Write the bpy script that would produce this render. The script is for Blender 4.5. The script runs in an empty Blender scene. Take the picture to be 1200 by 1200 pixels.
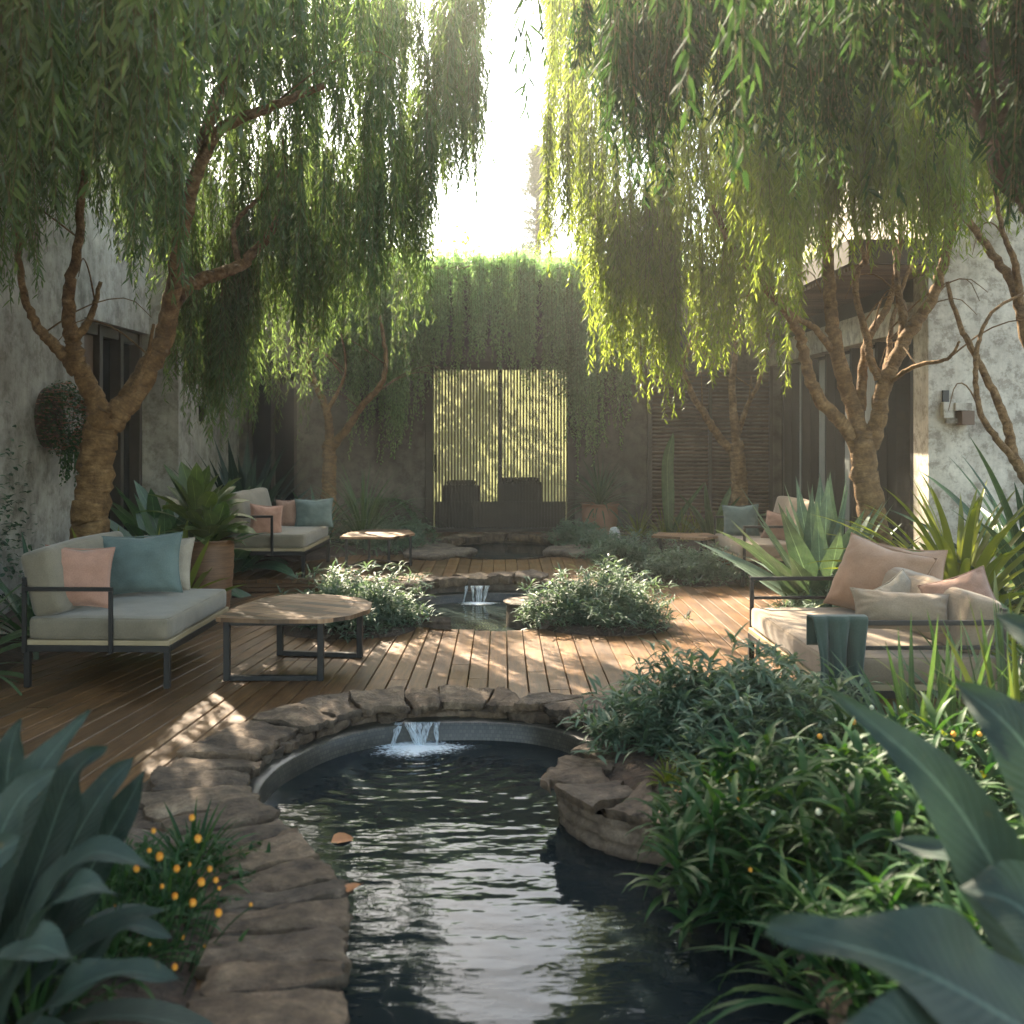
import bpy, math, random
import numpy as np
from mathutils import Vector, Matrix, noise

random.seed(7)
rng = np.random.default_rng(11)
R = math.radians
scene = bpy.context.scene
col = scene.collection

# ------------------------------------------------------------------ camera, sky, sun, exposure
F, PX, PY, H = 1200.0, 588.0, 505.0, 1.6          # focal length and principal point in photo pixels, eye height
cam_d = bpy.data.cameras.new('camera')
cam = bpy.data.objects.new('camera', cam_d)
col.objects.link(cam)
cam.location = (0, 0, H)
cam.rotation_euler = (R(90), 0, 0)
cam_d.sensor_width = 36
cam_d.lens = 36
cam_d.shift_x = (600 - PX) / 1200
cam_d.shift_y = -(600 - PY) / 1200
cam_d.clip_start = 0.05
cam_d.clip_end = 1000
cam_d.dof.use_dof = True
cam_d.dof.focus_distance = 7.6
cam_d.dof.aperture_fstop = 2.5
scene.camera = cam

SUN_EL, SUN_AZ = R(42), R(-26)                      # azimuth clockwise from +Y
world = bpy.data.worlds.new('World')
scene.world = world
world.use_nodes = True
wn = world.node_tree
bg = wn.nodes['Background']
sky = wn.nodes.new('ShaderNodeTexSky')
sky.sky_type = 'NISHITA'
sky.sun_disc = False
sky.sun_elevation = SUN_EL
sky.sun_rotation = SUN_AZ % (2 * math.pi)
sky.dust_density = 1.6
sky.air_density = 1.0
sky.ozone_density = 0.6
tint = wn.nodes.new('ShaderNodeMix'); tint.data_type = 'RGBA'; tint.blend_type = 'MULTIPLY'
tint.inputs[0].default_value = 1.0
tint.inputs[7].default_value = (1.0, 0.91, 0.76, 1)
wn.links.new(sky.outputs[0], tint.inputs[6])
wn.links.new(tint.outputs[2], bg.inputs[0])
bg.inputs[1].default_value = 0.15
sl = bpy.data.lights.new('sun', 'SUN')
sl.energy = 5.0
sl.angle = R(0.5)
sl.color = (1.0, 0.86, 0.66)
sun = bpy.data.objects.new('sun', sl)
col.objects.link(sun)
SV = Vector((math.sin(SUN_AZ) * math.cos(SUN_EL), math.cos(SUN_AZ) * math.cos(SUN_EL), math.sin(SUN_EL)))
sun.rotation_euler = SV.to_track_quat('Z', 'Y').to_euler()
scene.view_settings.view_transform = 'Standard'
scene.view_settings.look = 'None'
scene.view_settings.exposure = 2.75
scene.view_settings.gamma = 1
scene.cycles.use_denoising = True
scene.cycles.max_bounces = 7
scene.cycles.diffuse_bounces = 4
scene.cycles.transparent_max_bounces = 8
scene.cycles.transmission_bounces = 5
scene.cycles.volume_bounces = 0
scene.cycles.sample_clamp_indirect = 6.0


def at(px, py, d):
    """Point of the place seen at a photo pixel, d metres away."""
    return np.array(((px - PX) / F * d, d, H - (py - PY) / F * d))


def on(px, py, z=0.0):
    d = (H - z) * F / (py - PY)
    return np.array(((px - PX) / F * d, d, z))


# ------------------------------------------------------------------ mesh and object helpers
class MB:
    def __init__(s):
        s.v, s.f, s.n, s.uv, s.hasuv = [], [], 0, [], False

    def add(s, v, faces, mat=0, uv=None):
        v = np.asarray(v, float).reshape(-1, 3)
        for fa in (faces if isinstance(faces, list) and len(faces) and isinstance(faces[0], np.ndarray) else [np.asarray(faces, int)]):
            s.f.append((fa + s.n, mat))
        s.v.append(v)
        if uv is None:
            s.uv.append(np.zeros((len(v), 2)))
        else:
            s.uv.append(np.asarray(uv, float).reshape(-1, 2))
            s.hasuv = True
        s.n += len(v)

    def box(s, x0, x1, y0, y1, z0, z1, mat=0, M=None):
        v = np.array([(x, y, z) for z in (z0, z1) for y in (y0, y1) for x in (x0, x1)], float)
        if M is not None:
            m = np.array(M)
            v = v @ m[:3, :3].T + m[:3, 3]
        s.add(v, [[0, 2, 3, 1], [4, 5, 7, 6], [0, 1, 5, 4], [2, 6, 7, 3], [0, 4, 6, 2], [1, 3, 7, 5]], mat)

    def tube(s, pts, rad, seg=10, mat=0, cap=True, rough=0.0):
        P = np.asarray(pts, float)
        n = len(P)
        rad = np.broadcast_to(np.asarray(rad, float), (n,))
        T = np.gradient(P, axis=0)
        T /= np.linalg.norm(T, axis=1)[:, None] + 1e-9
        a = np.array((1.0, 0, 0)) if abs(T[0][0]) < 0.8 else np.array((0, 1.0, 0))
        u = np.cross(T[0], a); u /= np.linalg.norm(u)
        ang = np.arange(seg) * 2 * math.pi / seg
        V = []
        L = 0
        uv = []
        for i in range(n):
            u = u - T[i] * np.dot(u, T[i]); u /= np.linalg.norm(u) + 1e-9
            w = np.cross(T[i], u)
            r = rad[i] * (1 + (rough * rng.normal(0, 1, seg) if rough else 0))
            V.append(P[i] + np.outer(np.cos(ang) * r, u) + np.outer(np.sin(ang) * r, w))
            if i: L += np.linalg.norm(P[i] - P[i - 1])
            uv.append(np.stack([ang / 6.283, np.full(seg, L)], 1))
        V = np.concatenate(V); uv = np.concatenate(uv)
        i, j = np.meshgrid(np.arange(n - 1), np.arange(seg), indexing='ij')
        j2 = (j + 1) % seg
        q = np.stack([i * seg + j, i * seg + j2, (i + 1) * seg + j2, (i + 1) * seg + j], -1).reshape(-1, 4)
        fs = [q]
        if cap:
            fs += [np.arange(seg)[::-1][None], (np.arange(seg) + (n - 1) * seg)[None]]
        s.add(V, fs, mat, uv)

    def lathe(s, prof, c=(0, 0, 0), seg=28, mat=0):
        ang = np.arange(seg) * 2 * math.pi / seg
        V = np.concatenate([np.stack([c[0] + r * np.cos(ang), c[1] + r * np.sin(ang), np.full(seg, c[2] + z)], 1) for r, z in prof])
        n = len(prof)
        i, j = np.meshgrid(np.arange(n - 1), np.arange(seg), indexing='ij')
        j2 = (j + 1) % seg
        q = np.stack([i * seg + j, i * seg + j2, (i + 1) * seg + j2, (i + 1) * seg + j], -1).reshape(-1, 4)
        s.add(V, q, mat)

    def grid(s, V, mat=0, uv=None, closed=False):
        nu, nv = V.shape[:2]
        i, j = np.meshgrid(np.arange(nu - (0 if closed else 1)), np.arange(nv - 1), indexing='ij')
        i2 = (i + 1) % nu
        q = np.stack([i * nv + j, i2 * nv + j, i2 * nv + j + 1, i * nv + j + 1], -1).reshape(-1, 4)
        s.add(V.reshape(-1, 3), q, mat, uv)

    def build(s, name, mats, parent=None, smooth=True, bevel=0.0, loc=None, subsurf=0):
        me = bpy.data.meshes.new(name)
        V = np.concatenate(s.v)
        if loc is not None:
            V = V - np.asarray(loc, float)
        me.vertices.add(len(V))
        me.vertices.foreach_set('co', V.astype(np.float32).ravel())
        tot = sum(f.size for f, m in s.f)
        npoly = sum(len(f) for f, m in s.f)
        me.loops.add(tot); me.polygons.add(npoly)
        li = np.concatenate([f.ravel() for f, m in s.f]).astype(np.int32)
        cnt = np.concatenate([np.full(len(f), f.shape[1]) for f, m in s.f])
        st = np.concatenate([[0], np.cumsum(cnt)[:-1]]).astype(np.int32)
        mi = np.concatenate([np.full(len(f), m) for f, m in s.f]).astype(np.int32)
        me.loops.foreach_set('vertex_index', li)
        me.polygons.foreach_set('loop_start', st)
        me.polygons.foreach_set('material_index', mi)
        me.polygons.foreach_set('use_smooth', np.full(npoly, smooth, dtype=bool))
        if s.hasuv:
            uvl = me.uv_layers.new(name='uv')
            uvl.data.foreach_set('uv', np.concatenate(s.uv)[li].astype(np.float32).ravel())
        for m in (mats if isinstance(mats, (list, tuple)) else [mats]):
            me.materials.append(m)
        me.update(calc_edges=True)
        o = bpy.data.objects.new(name, me)
        col.objects.link(o)
        if loc is not None: o.location = loc
        if parent is not None: o.parent = parent
        if bevel:
            b = o.modifiers.new('edge', 'BEVEL'); b.width = bevel; b.segments = 2; b.limit_method = 'ANGLE'
        if subsurf:
            b = o.modifiers.new('smooth', 'SUBSURF'); b.levels = b.render_levels = subsurf
        return o


def tag(o, label=None, cat=None, group=None, kind=None):
    if label: o['label'] = label
    if cat: o['category'] = cat
    if group: o['group'] = group
    if kind: o['kind'] = kind
    return o


def empty(name, loc, label, cat, group=None, rz=0.0):
    o = bpy.data.objects.new(name, None)
    o.empty_display_size = 0.2
    col.objects.link(o)
    o.location = loc
    o.rotation_euler = (0, 0, rz)
    return tag(o, label, cat, group)


def spline(pts, n):
    """Catmull-Rom resample of a polyline of any dimension."""
    P = np.asarray(pts, float)
    if len(P) == 2:
        t = np.linspace(0, 1, n)[:, None]
        return P[0] * (1 - t) + P[1] * t
    Q = np.vstack([2 * P[0] - P[1], P, 2 * P[-1] - P[-2]])
    u = np.linspace(0, len(P) - 1 - 1e-6, n)
    i = u.astype(int); t = (u - i)[:, None]
    a, b, c, d = Q[i], Q[i + 1], Q[i + 2], Q[i + 3]
    return 0.5 * (2 * b + (c - a) * t + (2 * a - 5 * b + 4 * c - d) * t ** 2 + (3 * b - a - 3 * c + d) * t ** 3)


def arcl(P, n=None, step=None):
    L = np.concatenate([[0], np.cumsum(np.linalg.norm(np.diff(P, axis=0), axis=1))])
    if n is None: n = max(2, int(L[-1] / step) + 1)
    s = np.linspace(0, L[-1], n)
    return np.stack([np.interp(s, L, P[:, k]) for k in range(P.shape[1])], 1), s


def vnoise(P, scale, oct=3, seed=0.0):
    P = np.asarray(P, float).reshape(-1, 3)
    o = Vector((seed * 13.7, seed * 7.1, seed * 3.3))
    return np.array([noise.fractal(Vector(p) * scale + o, 1.0, 2.0, oct) for p in P])


def inside(px, py, poly):
    poly = np.asarray(poly)
    res = np.zeros(np.shape(px), bool)
    x1, y1 = poly[-1]
    for x2, y2 in poly:
        c = ((y2 > py) != (y1 > py)) & (px < (x1 - x2) * (py - y2) / (y1 - y2 + 1e-12) + x2)
        res ^= c
        x1, y1 = x2, y2
    return res


# ------------------------------------------------------------------ materials
def new_mat(name):
    m = bpy.data.materials.new(name)
    m.use_nodes = True
    nt = m.node_tree
    return m, nt, nt.nodes['Principled BSDF'], nt.nodes['Material Output']


def N(nt, typ, **kw):
    n = nt.nodes.new(typ)
    for k, v in kw.items():
        if isinstance(k, str) and k.startswith('i_'):
            n.inputs[k[2:].replace('_', ' ')].default_value = v
        else:
            setattr(n, k, v)
    return n


def ramp(nt, fac, stops):
    r = nt.nodes.new('ShaderNodeValToRGB')
    el = r.color_ramp.elements
    while len(el) > 1: el.remove(el[-1])
    el[0].position, el[0].color = stops[0][0], (*stops[0][1], 1)
    for p, c in stops[1:]:
        e = el.new(p); e.color = (*c, 1)
    nt.links.new(fac, r.inputs[0])
    return r.outputs[0]


def mixc(nt, fac, a, b, mode='MIX'):
    n = nt.nodes.new('ShaderNodeMix'); n.data_type = 'RGBA'; n.blend_type = mode
    for sock, v in ((n.inputs['Factor'], fac), (n.inputs['A'], a), (n.inputs['B'], b)):
        pass
    fi, ai, bi = n.inputs[0], n.inputs[6], n.inputs[7]
    for sock, v in ((fi, fac), (ai, a), (bi, b)):
        if hasattr(v, 'is_output'): nt.links.new(v, sock)
        elif isinstance(v, (int, float)): sock.default_value = v
        else: sock.default_value = (*v, 1)
    return n.outputs[2]


def math_n(nt, op, a, b=0.0):
    n = nt.nodes.new('ShaderNodeMath'); n.operation = op
    for k, v in ((0, a), (1, b)):
        if hasattr(v, 'is_output'): nt.links.new(v, n.inputs[k])
        else: n.inputs[k].default_value = v
    return n.outputs[0]


def bump(nt, p, h, strength, dist=0.01):
    b = nt.nodes.new('ShaderNodeBump')
    b.inputs['Strength'].default_value = strength
    b.inputs['Distance'].default_value = dist
    nt.links.new(h, b.inputs['Height'])
    nt.links.new(b.outputs[0], p.inputs['Normal'])


def coords(nt, kind='Object', scale=(1, 1, 1)):
    t = nt.nodes.new('ShaderNodeTexCoord')
    m = nt.nodes.new('ShaderNodeMapping')
    m.inputs['Scale'].default_value = scale
    nt.links.new(t.outputs[kind], m.inputs[0])
    return m.outputs[0]


def noise_n(nt, vec, scale, detail=5, rough=0.55):
    n = nt.nodes.new('ShaderNodeTexNoise')
    n.inputs['Scale'].default_value = scale
    n.inputs['Detail'].default_value = detail
    n.inputs['Roughness'].default_value = rough
    nt.links.new(vec, n.inputs['Vector'])
    return n.outputs[0]


def plain(name, c1, c2=None, rough=0.7, scale=6.0, bs=0.2, bd=0.004, bscale=60.0, metal=0.0, kind='Object', sc=(1, 1, 1), island=0.0, spec=0.5):
    m, nt, p, out = new_mat(name)
    v = coords(nt, kind, sc)
    f = noise_n(nt, v, scale, 6)
    c = ramp(nt, f, [(0.3, c1), (0.7, c2 or c1)])
    if island:
        g = N(nt, 'ShaderNodeNewGeometry')
        c = mixc(nt, 1.0, c, ramp(nt, g.outputs['Random Per Island'], [(0, (1 - island,) * 3), (1, (1,) * 3)]), 'MULTIPLY')
    nt.links.new(c, p.inputs['Base Color'])
    p.inputs['Roughness'].default_value = rough
    p.inputs['Metallic'].default_value = metal
    p.inputs['Specular IOR Level'].default_value = spec
    if bs: bump(nt, p, noise_n(nt, v, bscale, 5), bs, bd)
    return m


def leaf_mat(name, stops, trans=0.4, tcol=None, rough=0.45, big=False, spec=0.4, wave=0.0):
    """Leaf: glossy upper layer plus light passing through; each leaf its own tone."""
    m, nt, p, out = new_mat(name)
    g = N(nt, 'ShaderNodeNewGeometry')
    k = len(stops) - 1
    c = ramp(nt, g.outputs['Random Per Island'], [(i / max(k, 1), s) for i, s in enumerate(stops)])
    if big:
        tc = N(nt, 'ShaderNodeTexCoord')
        sep = N(nt, 'ShaderNodeSeparateXYZ')
        nt.links.new(tc.outputs['UV'], sep.inputs[0])
        au = math_n(nt, 'ABSOLUTE', math_n(nt, 'SUBTRACT', sep.outputs[0], 0.5))
        mid = math_n(nt, 'LESS_THAN', au, 0.022)
        vv = math_n(nt, 'SINE', math_n(nt, 'MULTIPLY', math_n(nt, 'SUBTRACT', sep.outputs[1], math_n(nt, 'MULTIPLY', au, 0.35)), 150.0))
        vein = math_n(nt, 'POWER', math_n(nt, 'MAXIMUM', vv, 0.0), 6.0)
        lum = math_n(nt, 'MAXIMUM', math_n(nt, 'MULTIPLY', mid, 0.6), math_n(nt, 'MULTIPLY', vein, 0.10 * (wave or 1)))
        c = mixc(nt, lum, c, tuple(min(1, x * 2.2 + 0.03) for x in stops[-1]))
        nz = noise_n(nt, coords(nt), 14, 6, 0.7)
        sp = noise_n(nt, coords(nt), 42, 4, 0.6)
        c = mixc(nt, ramp(nt, sp, [(0.66, (0, 0, 0)), (0.74, (0.7,) * 3)]), c, (0.11, 0.085, 0.035))
        tipd = math_n(nt, 'ADD', sep.outputs[1], math_n(nt, 'MULTIPLY', noise_n(nt, coords(nt), 9, 3), 0.10))
        c = mixc(nt, ramp(nt, tipd, [(1.025, (0, 0, 0)), (1.06, (0.7,) * 3)]), c, (0.16, 0.105, 0.045))
        c = mixc(nt, 1.0, c, ramp(nt, nz, [(0.3, (0.6, 0.66, 0.68)), (0.7, (1.2, 1.16, 1.1))]), 'MULTIPLY')
        bump(nt, p, math_n(nt, 'ADD', vv, nz), 0.25, 0.003)
    nt.links.new(c, p.inputs['Base Color'])
    p.inputs['Roughness'].default_value = rough
    p.inputs['Specular IOR Level'].default_value = spec
    tr = N(nt, 'ShaderNodeBsdfTranslucent')
    tc_ = mixc(nt, 1.0, c, tcol or (1.5, 1.6, 0.7), 'MULTIPLY')
    nt.links.new(tc_, tr.inputs[0])
    mx = N(nt, 'ShaderNodeMixShader')
    mx.inputs[0].default_value = trans
    nt.links.new(p.outputs[0], mx.inputs[1]); nt.links.new(tr.outputs[0], mx.inputs[2])
    nt.links.new(mx.outputs[0], out.inputs['Surface'])
    return m


def wood_mat(name, c1, c2, c3, uv=True, rough=0.6, vary=0.45, stretch=(14, 1.2, 14)):
    m, nt, p, out = new_mat(name)
    g = N(nt, 'ShaderNodeNewGeometry')
    rnd = g.outputs['Random Per Island']
    tc = N(nt, 'ShaderNodeTexCoord')
    ad = N(nt, 'ShaderNodeVectorMath', operation='ADD')
    cmb = N(nt, 'ShaderNodeCombineXYZ')
    nt.links.new(math_n(nt, 'MULTIPLY', rnd, 37.0), cmb.inputs[0])
    nt.links.new(math_n(nt, 'MULTIPLY', rnd, 91.0), cmb.inputs[2])
    nt.links.new(tc.outputs['UV' if uv else 'Object'], ad.inputs[0]); nt.links.new(cmb.outputs[0], ad.inputs[1])
    mp = N(nt, 'ShaderNodeMapping'); mp.inputs['Scale'].default_value = stretch
    nt.links.new(ad.outputs[0], mp.inputs[0])
    f1 = noise_n(nt, mp.outputs[0], 2.2, 7, 0.62)
    f2 = noise_n(nt, mp.outputs[0], 9.0, 5, 0.6)
    c = ramp(nt, f1, [(0.28, c1), (0.5, c2), (0.72, c3)])
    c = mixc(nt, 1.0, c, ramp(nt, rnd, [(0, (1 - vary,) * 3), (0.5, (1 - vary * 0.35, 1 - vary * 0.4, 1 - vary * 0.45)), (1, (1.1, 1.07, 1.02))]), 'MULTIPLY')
    c = mixc(nt, 0.55, c, ramp(nt, f2, [(0.35, (0.45, 0.43, 0.42)), (0.6, (1, 1, 1))]), 'MULTIPLY')
    # weathering blotches across boards
    ob = noise_n(nt, coords(nt, 'Object'), 1.3, 5, 0.65)
    c = mixc(nt, 0.5, c, ramp(nt, ob, [(0.35, (0.62, 0.6, 0.6)), (0.65, (1.1, 1.08, 1.05))]), 'MULTIPLY')
    nt.links.new(c, p.inputs['Base Color'])
    nt.links.new(ramp(nt, ob, [(0.3, (rough - 0.18,) * 3), (0.7, (rough + 0.12,) * 3)]), p.inputs['Roughness'])
    bump(nt, p, math_n(nt, 'ADD', f1, math_n(nt, 'MULTIPLY', f2, 0.6)), 0.45, 0.004)
    return m


def stone_mat(name, c1, c2, c3, scale=7.0, bs=0.7):
    m, nt, p, out = new_mat(name)
    v = coords(nt, 'Object')
    g = N(nt, 'ShaderNodeNewGeometry')
    f1 = noise_n(nt, v, scale, 8, 0.65)
    f2 = noise_n(nt, v, scale * 6, 6, 0.7)
    vo = N(nt, 'ShaderNodeTexVoronoi', feature='DISTANCE_TO_EDGE')
    vo.inputs['Scale'].default_value = scale * 1.2
    ds = N(nt, 'ShaderNodeVectorMath', operation='ADD')
    nz = N(nt, 'ShaderNodeTexNoise'); nz.inputs['Scale'].default_value = 5
    nt.links.new(v, nz.inputs['Vector']); nt.links.new(v, ds.inputs[0]); nt.links.new(nz.outputs[1], ds.inputs[1])
    nt.links.new(ds.outputs[0], vo.inputs['Vector'])
    crack = ramp(nt, vo.outputs[0], [(0.0, (0.45, 0.42, 0.4)), (0.04, (1, 1, 1))])
    c = ramp(nt, f1, [(0.3, c1), (0.5, c2), (0.72, c3)])
    c = mixc(nt, 1.0, c, ramp(nt, g.outputs['Random Per Island'], [(0, (0.52, 0.50, 0.49)), (0.3, (1.12, 0.98, 0.84)), (0.55, (0.72, 0.72, 0.73)), (0.8, (1.0, 0.86, 0.72)), (1, (1.4, 1.32, 1.2))]), 'MULTIPLY')
    c = mixc(nt, 0.6, c, ramp(nt, f2, [(0.3, (0.5, 0.5, 0.5)), (0.65, (1.15, 1.15, 1.15))]), 'MULTIPLY')
    c = mixc(nt, 0.45, c, crack, 'MULTIPLY')
    nt.links.new(c, p.inputs['Base Color'])
    f4 = noise_n(nt, coords(nt, 'UV', (17, 5, 1)), 1.0, 8, 0.7)
    c = mixc(nt, 0.75, c, ramp(nt, f4, [(0.36, (0.38, 0.35, 0.33)), (0.5, (0.95, 0.93, 0.9)), (0.66, (1.2, 1.16, 1.1))]), 'MULTIPLY')
    nt.links.new(c, p.inputs['Base Color'])
    f1 = math_n(nt, 'ADD', f1, math_n(nt, 'MULTIPLY', f4, 1.1))
    p.inputs['Roughness'].default_value = 0.72
    h = math_n(nt, 'ADD', math_n(nt, 'MULTIPLY', f1, 1.6), math_n(nt, 'MULTIPLY', f2, 0.5))
    bump(nt, p, h, bs, 0.02)
    return m


def concrete_mat(name, c1, c2, c3, stain=(0.5, 0.48, 0.45), scale=1.2, specks=True):
    m, nt, p, out = new_mat(name)
    v = coords(nt, 'Object')
    f1 = noise_n(nt, v, scale, 8, 0.68)
    f2 = noise_n(nt, v, scale * 5, 8, 0.75)
    f3 = noise_n(nt, coords(nt, 'Object', (5, 5, 0.5)), 1.6, 6, 0.65)
    c = ramp(nt, f1, [(0.32, c1), (0.5, c2), (0.62, c3)])
    c = mixc(nt, 0.75, c, ramp(nt, f2, [(0.40, stain), (0.50, (0.92,) * 3), (0.62, (1.1,) * 3)]), 'MULTIPLY')
    c = mixc(nt, 0.5, c, ramp(nt, f3, [(0.35, (0.6, 0.58, 0.56)), (0.6, (1, 1, 1))]), 'MULTIPLY')
    nt.links.new(c, p.inputs['Base Color'])
    p.inputs['Roughness'].default_value = 0.88
    p.inputs['Specular IOR Level'].default_value = 0.25
    bump(nt, p, math_n(nt, 'ADD', f2, math_n(nt, 'MULTIPLY', noise_n(nt, v, 60, 4), 0.3)), 0.6, 0.012)
    return m


def fabric(name, c, c2=None, weave=260.0):
    m, nt, p, out = new_mat(name)
    v = coords(nt, 'Object')
    w1 = N(nt, 'ShaderNodeTexWave', bands_direction='X'); w1.inputs['Scale'].default_value = weave / 6; w1.inputs['Distortion'].default_value = 1.5
    w2 = N(nt, 'ShaderNodeTexWave', bands_direction='Z'); w2.inputs['Scale'].default_value = weave / 6; w2.inputs['Distortion'].default_value = 1.5
    for w in (w1, w2): nt.links.new(v, w.inputs['Vector'])
    f = noise_n(nt, v, 7, 5)
    fi = noise_n(nt, v, 150, 3)
    cc = ramp(nt, f, [(0.3, tuple(x * 0.82 for x in c)), (0.7, c2 or tuple(min(1, x * 1.1) for x in c))])
    cc = mixc(nt, 0.35, cc, ramp(nt, fi, [(0.35, (0.6,) * 3), (0.65, (1.1,) * 3)]), 'MULTIPLY')
    nt.links.new(cc, p.inputs['Base Color'])
    p.inputs['Roughness'].default_value = 0.95
    p.inputs['Specular IOR Level'].default_value = 0.15
    p.inputs['Sheen Weight'].default_value = 0.25
    h = math_n(nt, 'ADD', math_n(nt, 'ADD', w1.outputs['Fac'], w2.outputs['Fac']), math_n(nt, 'MULTIPLY', fi, 1.5))
    bump(nt, p, h, 0.22, 0.002)
    return m


def bark_mat(name, c1, c2, c3):
    m, nt, p, out = new_mat(name)
    tc = N(nt, 'ShaderNodeTexCoord')
    v = coords(nt, 'Object')
    vs = coords(nt, 'UV', (3.0, 16.0, 1))
    ring = noise_n(nt, vs, 1.6, 7, 0.65)
    f1 = noise_n(nt, v, 9, 8, 0.7)
    f2 = noise_n(nt, v, 38, 6, 0.7)
    c = ramp(nt, f1, [(0.3, c1), (0.5, c2), (0.7, c3)])
    c = mixc(nt, 0.7, c, ramp(nt, ring, [(0.36, (0.4, 0.36, 0.33)), (0.55, (1.1, 1.08, 1.05))]), 'MULTIPLY')
    c = mixc(nt, 0.5, c, ramp(nt, f2, [(0.35, (0.5, 0.48, 0.46)), (0.6, (1.1, 1.1, 1.1))]), 'MULTIPLY')
    nt.links.new(c, p.inputs['Base Color'])
    p.inputs['Roughness'].default_value = 0.85
    p.inputs['Specular IOR Level'].default_value = 0.25
    bump(nt, p, math_n(nt, 'ADD', math_n(nt, 'MULTIPLY', ring, 1.3), f2), 0.9, 0.02)
    return m


def water_mat(name, fall, amp=1.0, tint=(0.008, 0.012, 0.012)):
    m, nt, p, out = new_mat(name)
    g = N(nt, 'ShaderNodeNewGeometry')
    pos = g.outputs['Position']
    mp = N(nt, 'ShaderNodeMapping'); mp.inputs['Scale'].default_value = (0.75, 1.7, 1)
    nt.links.new(pos, mp.inputs[0])
    n1 = noise_n(nt, mp.outputs[0], 2.4, 2, 0.45)
    n2 = noise_n(nt, mp.outputs[0], 8.0, 2, 0.5)
    sub = N(nt, 'ShaderNodeVectorMath', operation='SUBTRACT'); sub.inputs[1].default_value = fall
    nt.links.new(pos, sub.inputs[0])
    ln = N(nt, 'ShaderNodeVectorMath', operation='LENGTH'); nt.links.new(sub.outputs[0], ln.inputs[0])
    d = ln.outputs['Value']
    ring = math_n(nt, 'SINE', math_n(nt, 'ADD', math_n(nt, 'MULTIPLY', d, 62.0), math_n(nt, 'MULTIPLY', n1, 7.0)))
    fo = math_n(nt, 'DIVIDE', 0.32, math_n(nt, 'ADD', 0.35, math_n(nt, 'MULTIPLY', math_n(nt, 'MULTIPLY', d, d), 1.3)))
    h = math_n(nt, 'ADD', math_n(nt, 'ADD', math_n(nt, 'MULTIPLY', n1, 0.75), math_n(nt, 'MULTIPLY', n2, 0.26)), math_n(nt, 'MULTIPLY', math_n(nt, 'MULTIPLY', ring, fo), 0.10))
    p.inputs['Base Color'].default_value = (*tint, 1)
    p.inputs['Roughness'].default_value = 0.015
    p.inputs['IOR'].default_value = 1.33
    p.inputs['Specular IOR Level'].default_value = 0.32
    p.inputs['Specular Tint'].default_value = (0.55, 0.74, 0.88, 1)
    bump(nt, p, h, 0.4 * amp, 0.034)
    return m


def falls_mat():
    m, nt, p, out = new_mat('falling_water')
    v = coords(nt, 'UV', (26, 2.0, 1))
    f = noise_n(nt, v, 1.6, 5, 0.6)
    p.inputs['Base Color'].default_value = (0.80, 0.88, 0.92, 1)
    p.inputs['Roughness'].default_value = 0.15
    tr = N(nt, 'ShaderNodeBsdfTransparent')
    mx = N(nt, 'ShaderNodeMixShader')
    nt.links.new(ramp(nt, f, [(0.38, (0.25,) * 3), (0.62, (0.9,) * 3)]), mx.inputs[0])
    tl = N(nt, 'ShaderNodeBsdfTranslucent'); tl.inputs[0].default_value = (0.85, 0.92, 0.95, 1)
    m2 = N(nt, 'ShaderNodeMixShader'); m2.inputs[0].default_value = 0.5
    nt.links.new(p.outputs[0], m2.inputs[1]); nt.links.new(tl.outputs[0], m2.inputs[2])
    nt.links.new(tr.outputs[0], mx.inputs[1]); nt.links.new(m2.outputs[0], mx.inputs[2])
    nt.links.new(mx.outputs[0], out.inputs['Surface'])
    return m


def tile_mat():
    m, nt, p, out = new_mat('mosaic_tile')
    b = N(nt, 'ShaderNodeTexBrick')
    b.offset = 0.5
    b.inputs['Scale'].default_value = 1.0
    b.inputs['Brick Width'].default_value = 0.024
    b.inputs['Row Height'].default_value = 0.022
    b.inputs['Mortar Size'].default_value = 0.0022
    b.inputs['Color1'].default_value = (0.042, 0.038, 0.029, 1)
    b.inputs['Color2'].default_value = (0.080, 0.072, 0.054, 1)
    b.inputs['Mortar'].default_value = (0.03, 0.027, 0.022, 1)
    t = N(nt, 'ShaderNodeTexCoord')
    nt.links.new(t.outputs['UV'], b.inputs['Vector'])
    f = noise_n(nt, coords(nt), 5, 6, 0.7)
    c = mixc(nt, 0.8, b.outputs['Color'], ramp(nt, f, [(0.3, (0.4, 0.4, 0.35)), (0.7, (1.2, 1.2, 1.15))]), 'MULTIPLY')
    nt.links.new(c, p.inputs['Base Color'])
    p.inputs['Roughness'].default_value = 0.35
    bump(nt, p, b.outputs['Fac'], -0.5, 0.004)
    return m


MT = {}
MT['deck'] = wood_mat('deck_wood', (0.066, 0.030, 0.010), (0.150, 0.074, 0.024), (0.25, 0.138, 0.052), rough=0.46)
MT['tabletop'] = wood_mat('table_wood', (0.19, 0.105, 0.052), (0.36, 0.22, 0.122), (0.56, 0.38, 0.235), vary=0.88, rough=0.5)  # strong plank-to-plank contrast paints sun dapples into the wood tones
MT['tray'] = plain('pale_timber', (0.30, 0.23, 0.13), (0.38, 0.30, 0.18), 0.6, 5)
MT['slat'] = plain('dark_timber_slat', (0.13, 0.075, 0.045), (0.20, 0.12, 0.07), 0.6, 4, island=0.4, sc=(1, 1, 1))
MT['stone'] = stone_mat('coping_stone', (0.062, 0.046, 0.032), (0.18, 0.137, 0.096), (0.36, 0.29, 0.215), 8.0, 1.0)
MT['wallstone'] = stone_mat('wall_stone', (0.085, 0.066, 0.052), (0.19, 0.15, 0.115), (0.32, 0.265, 0.205), 9)
MT['tile'] = tile_mat()
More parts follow.
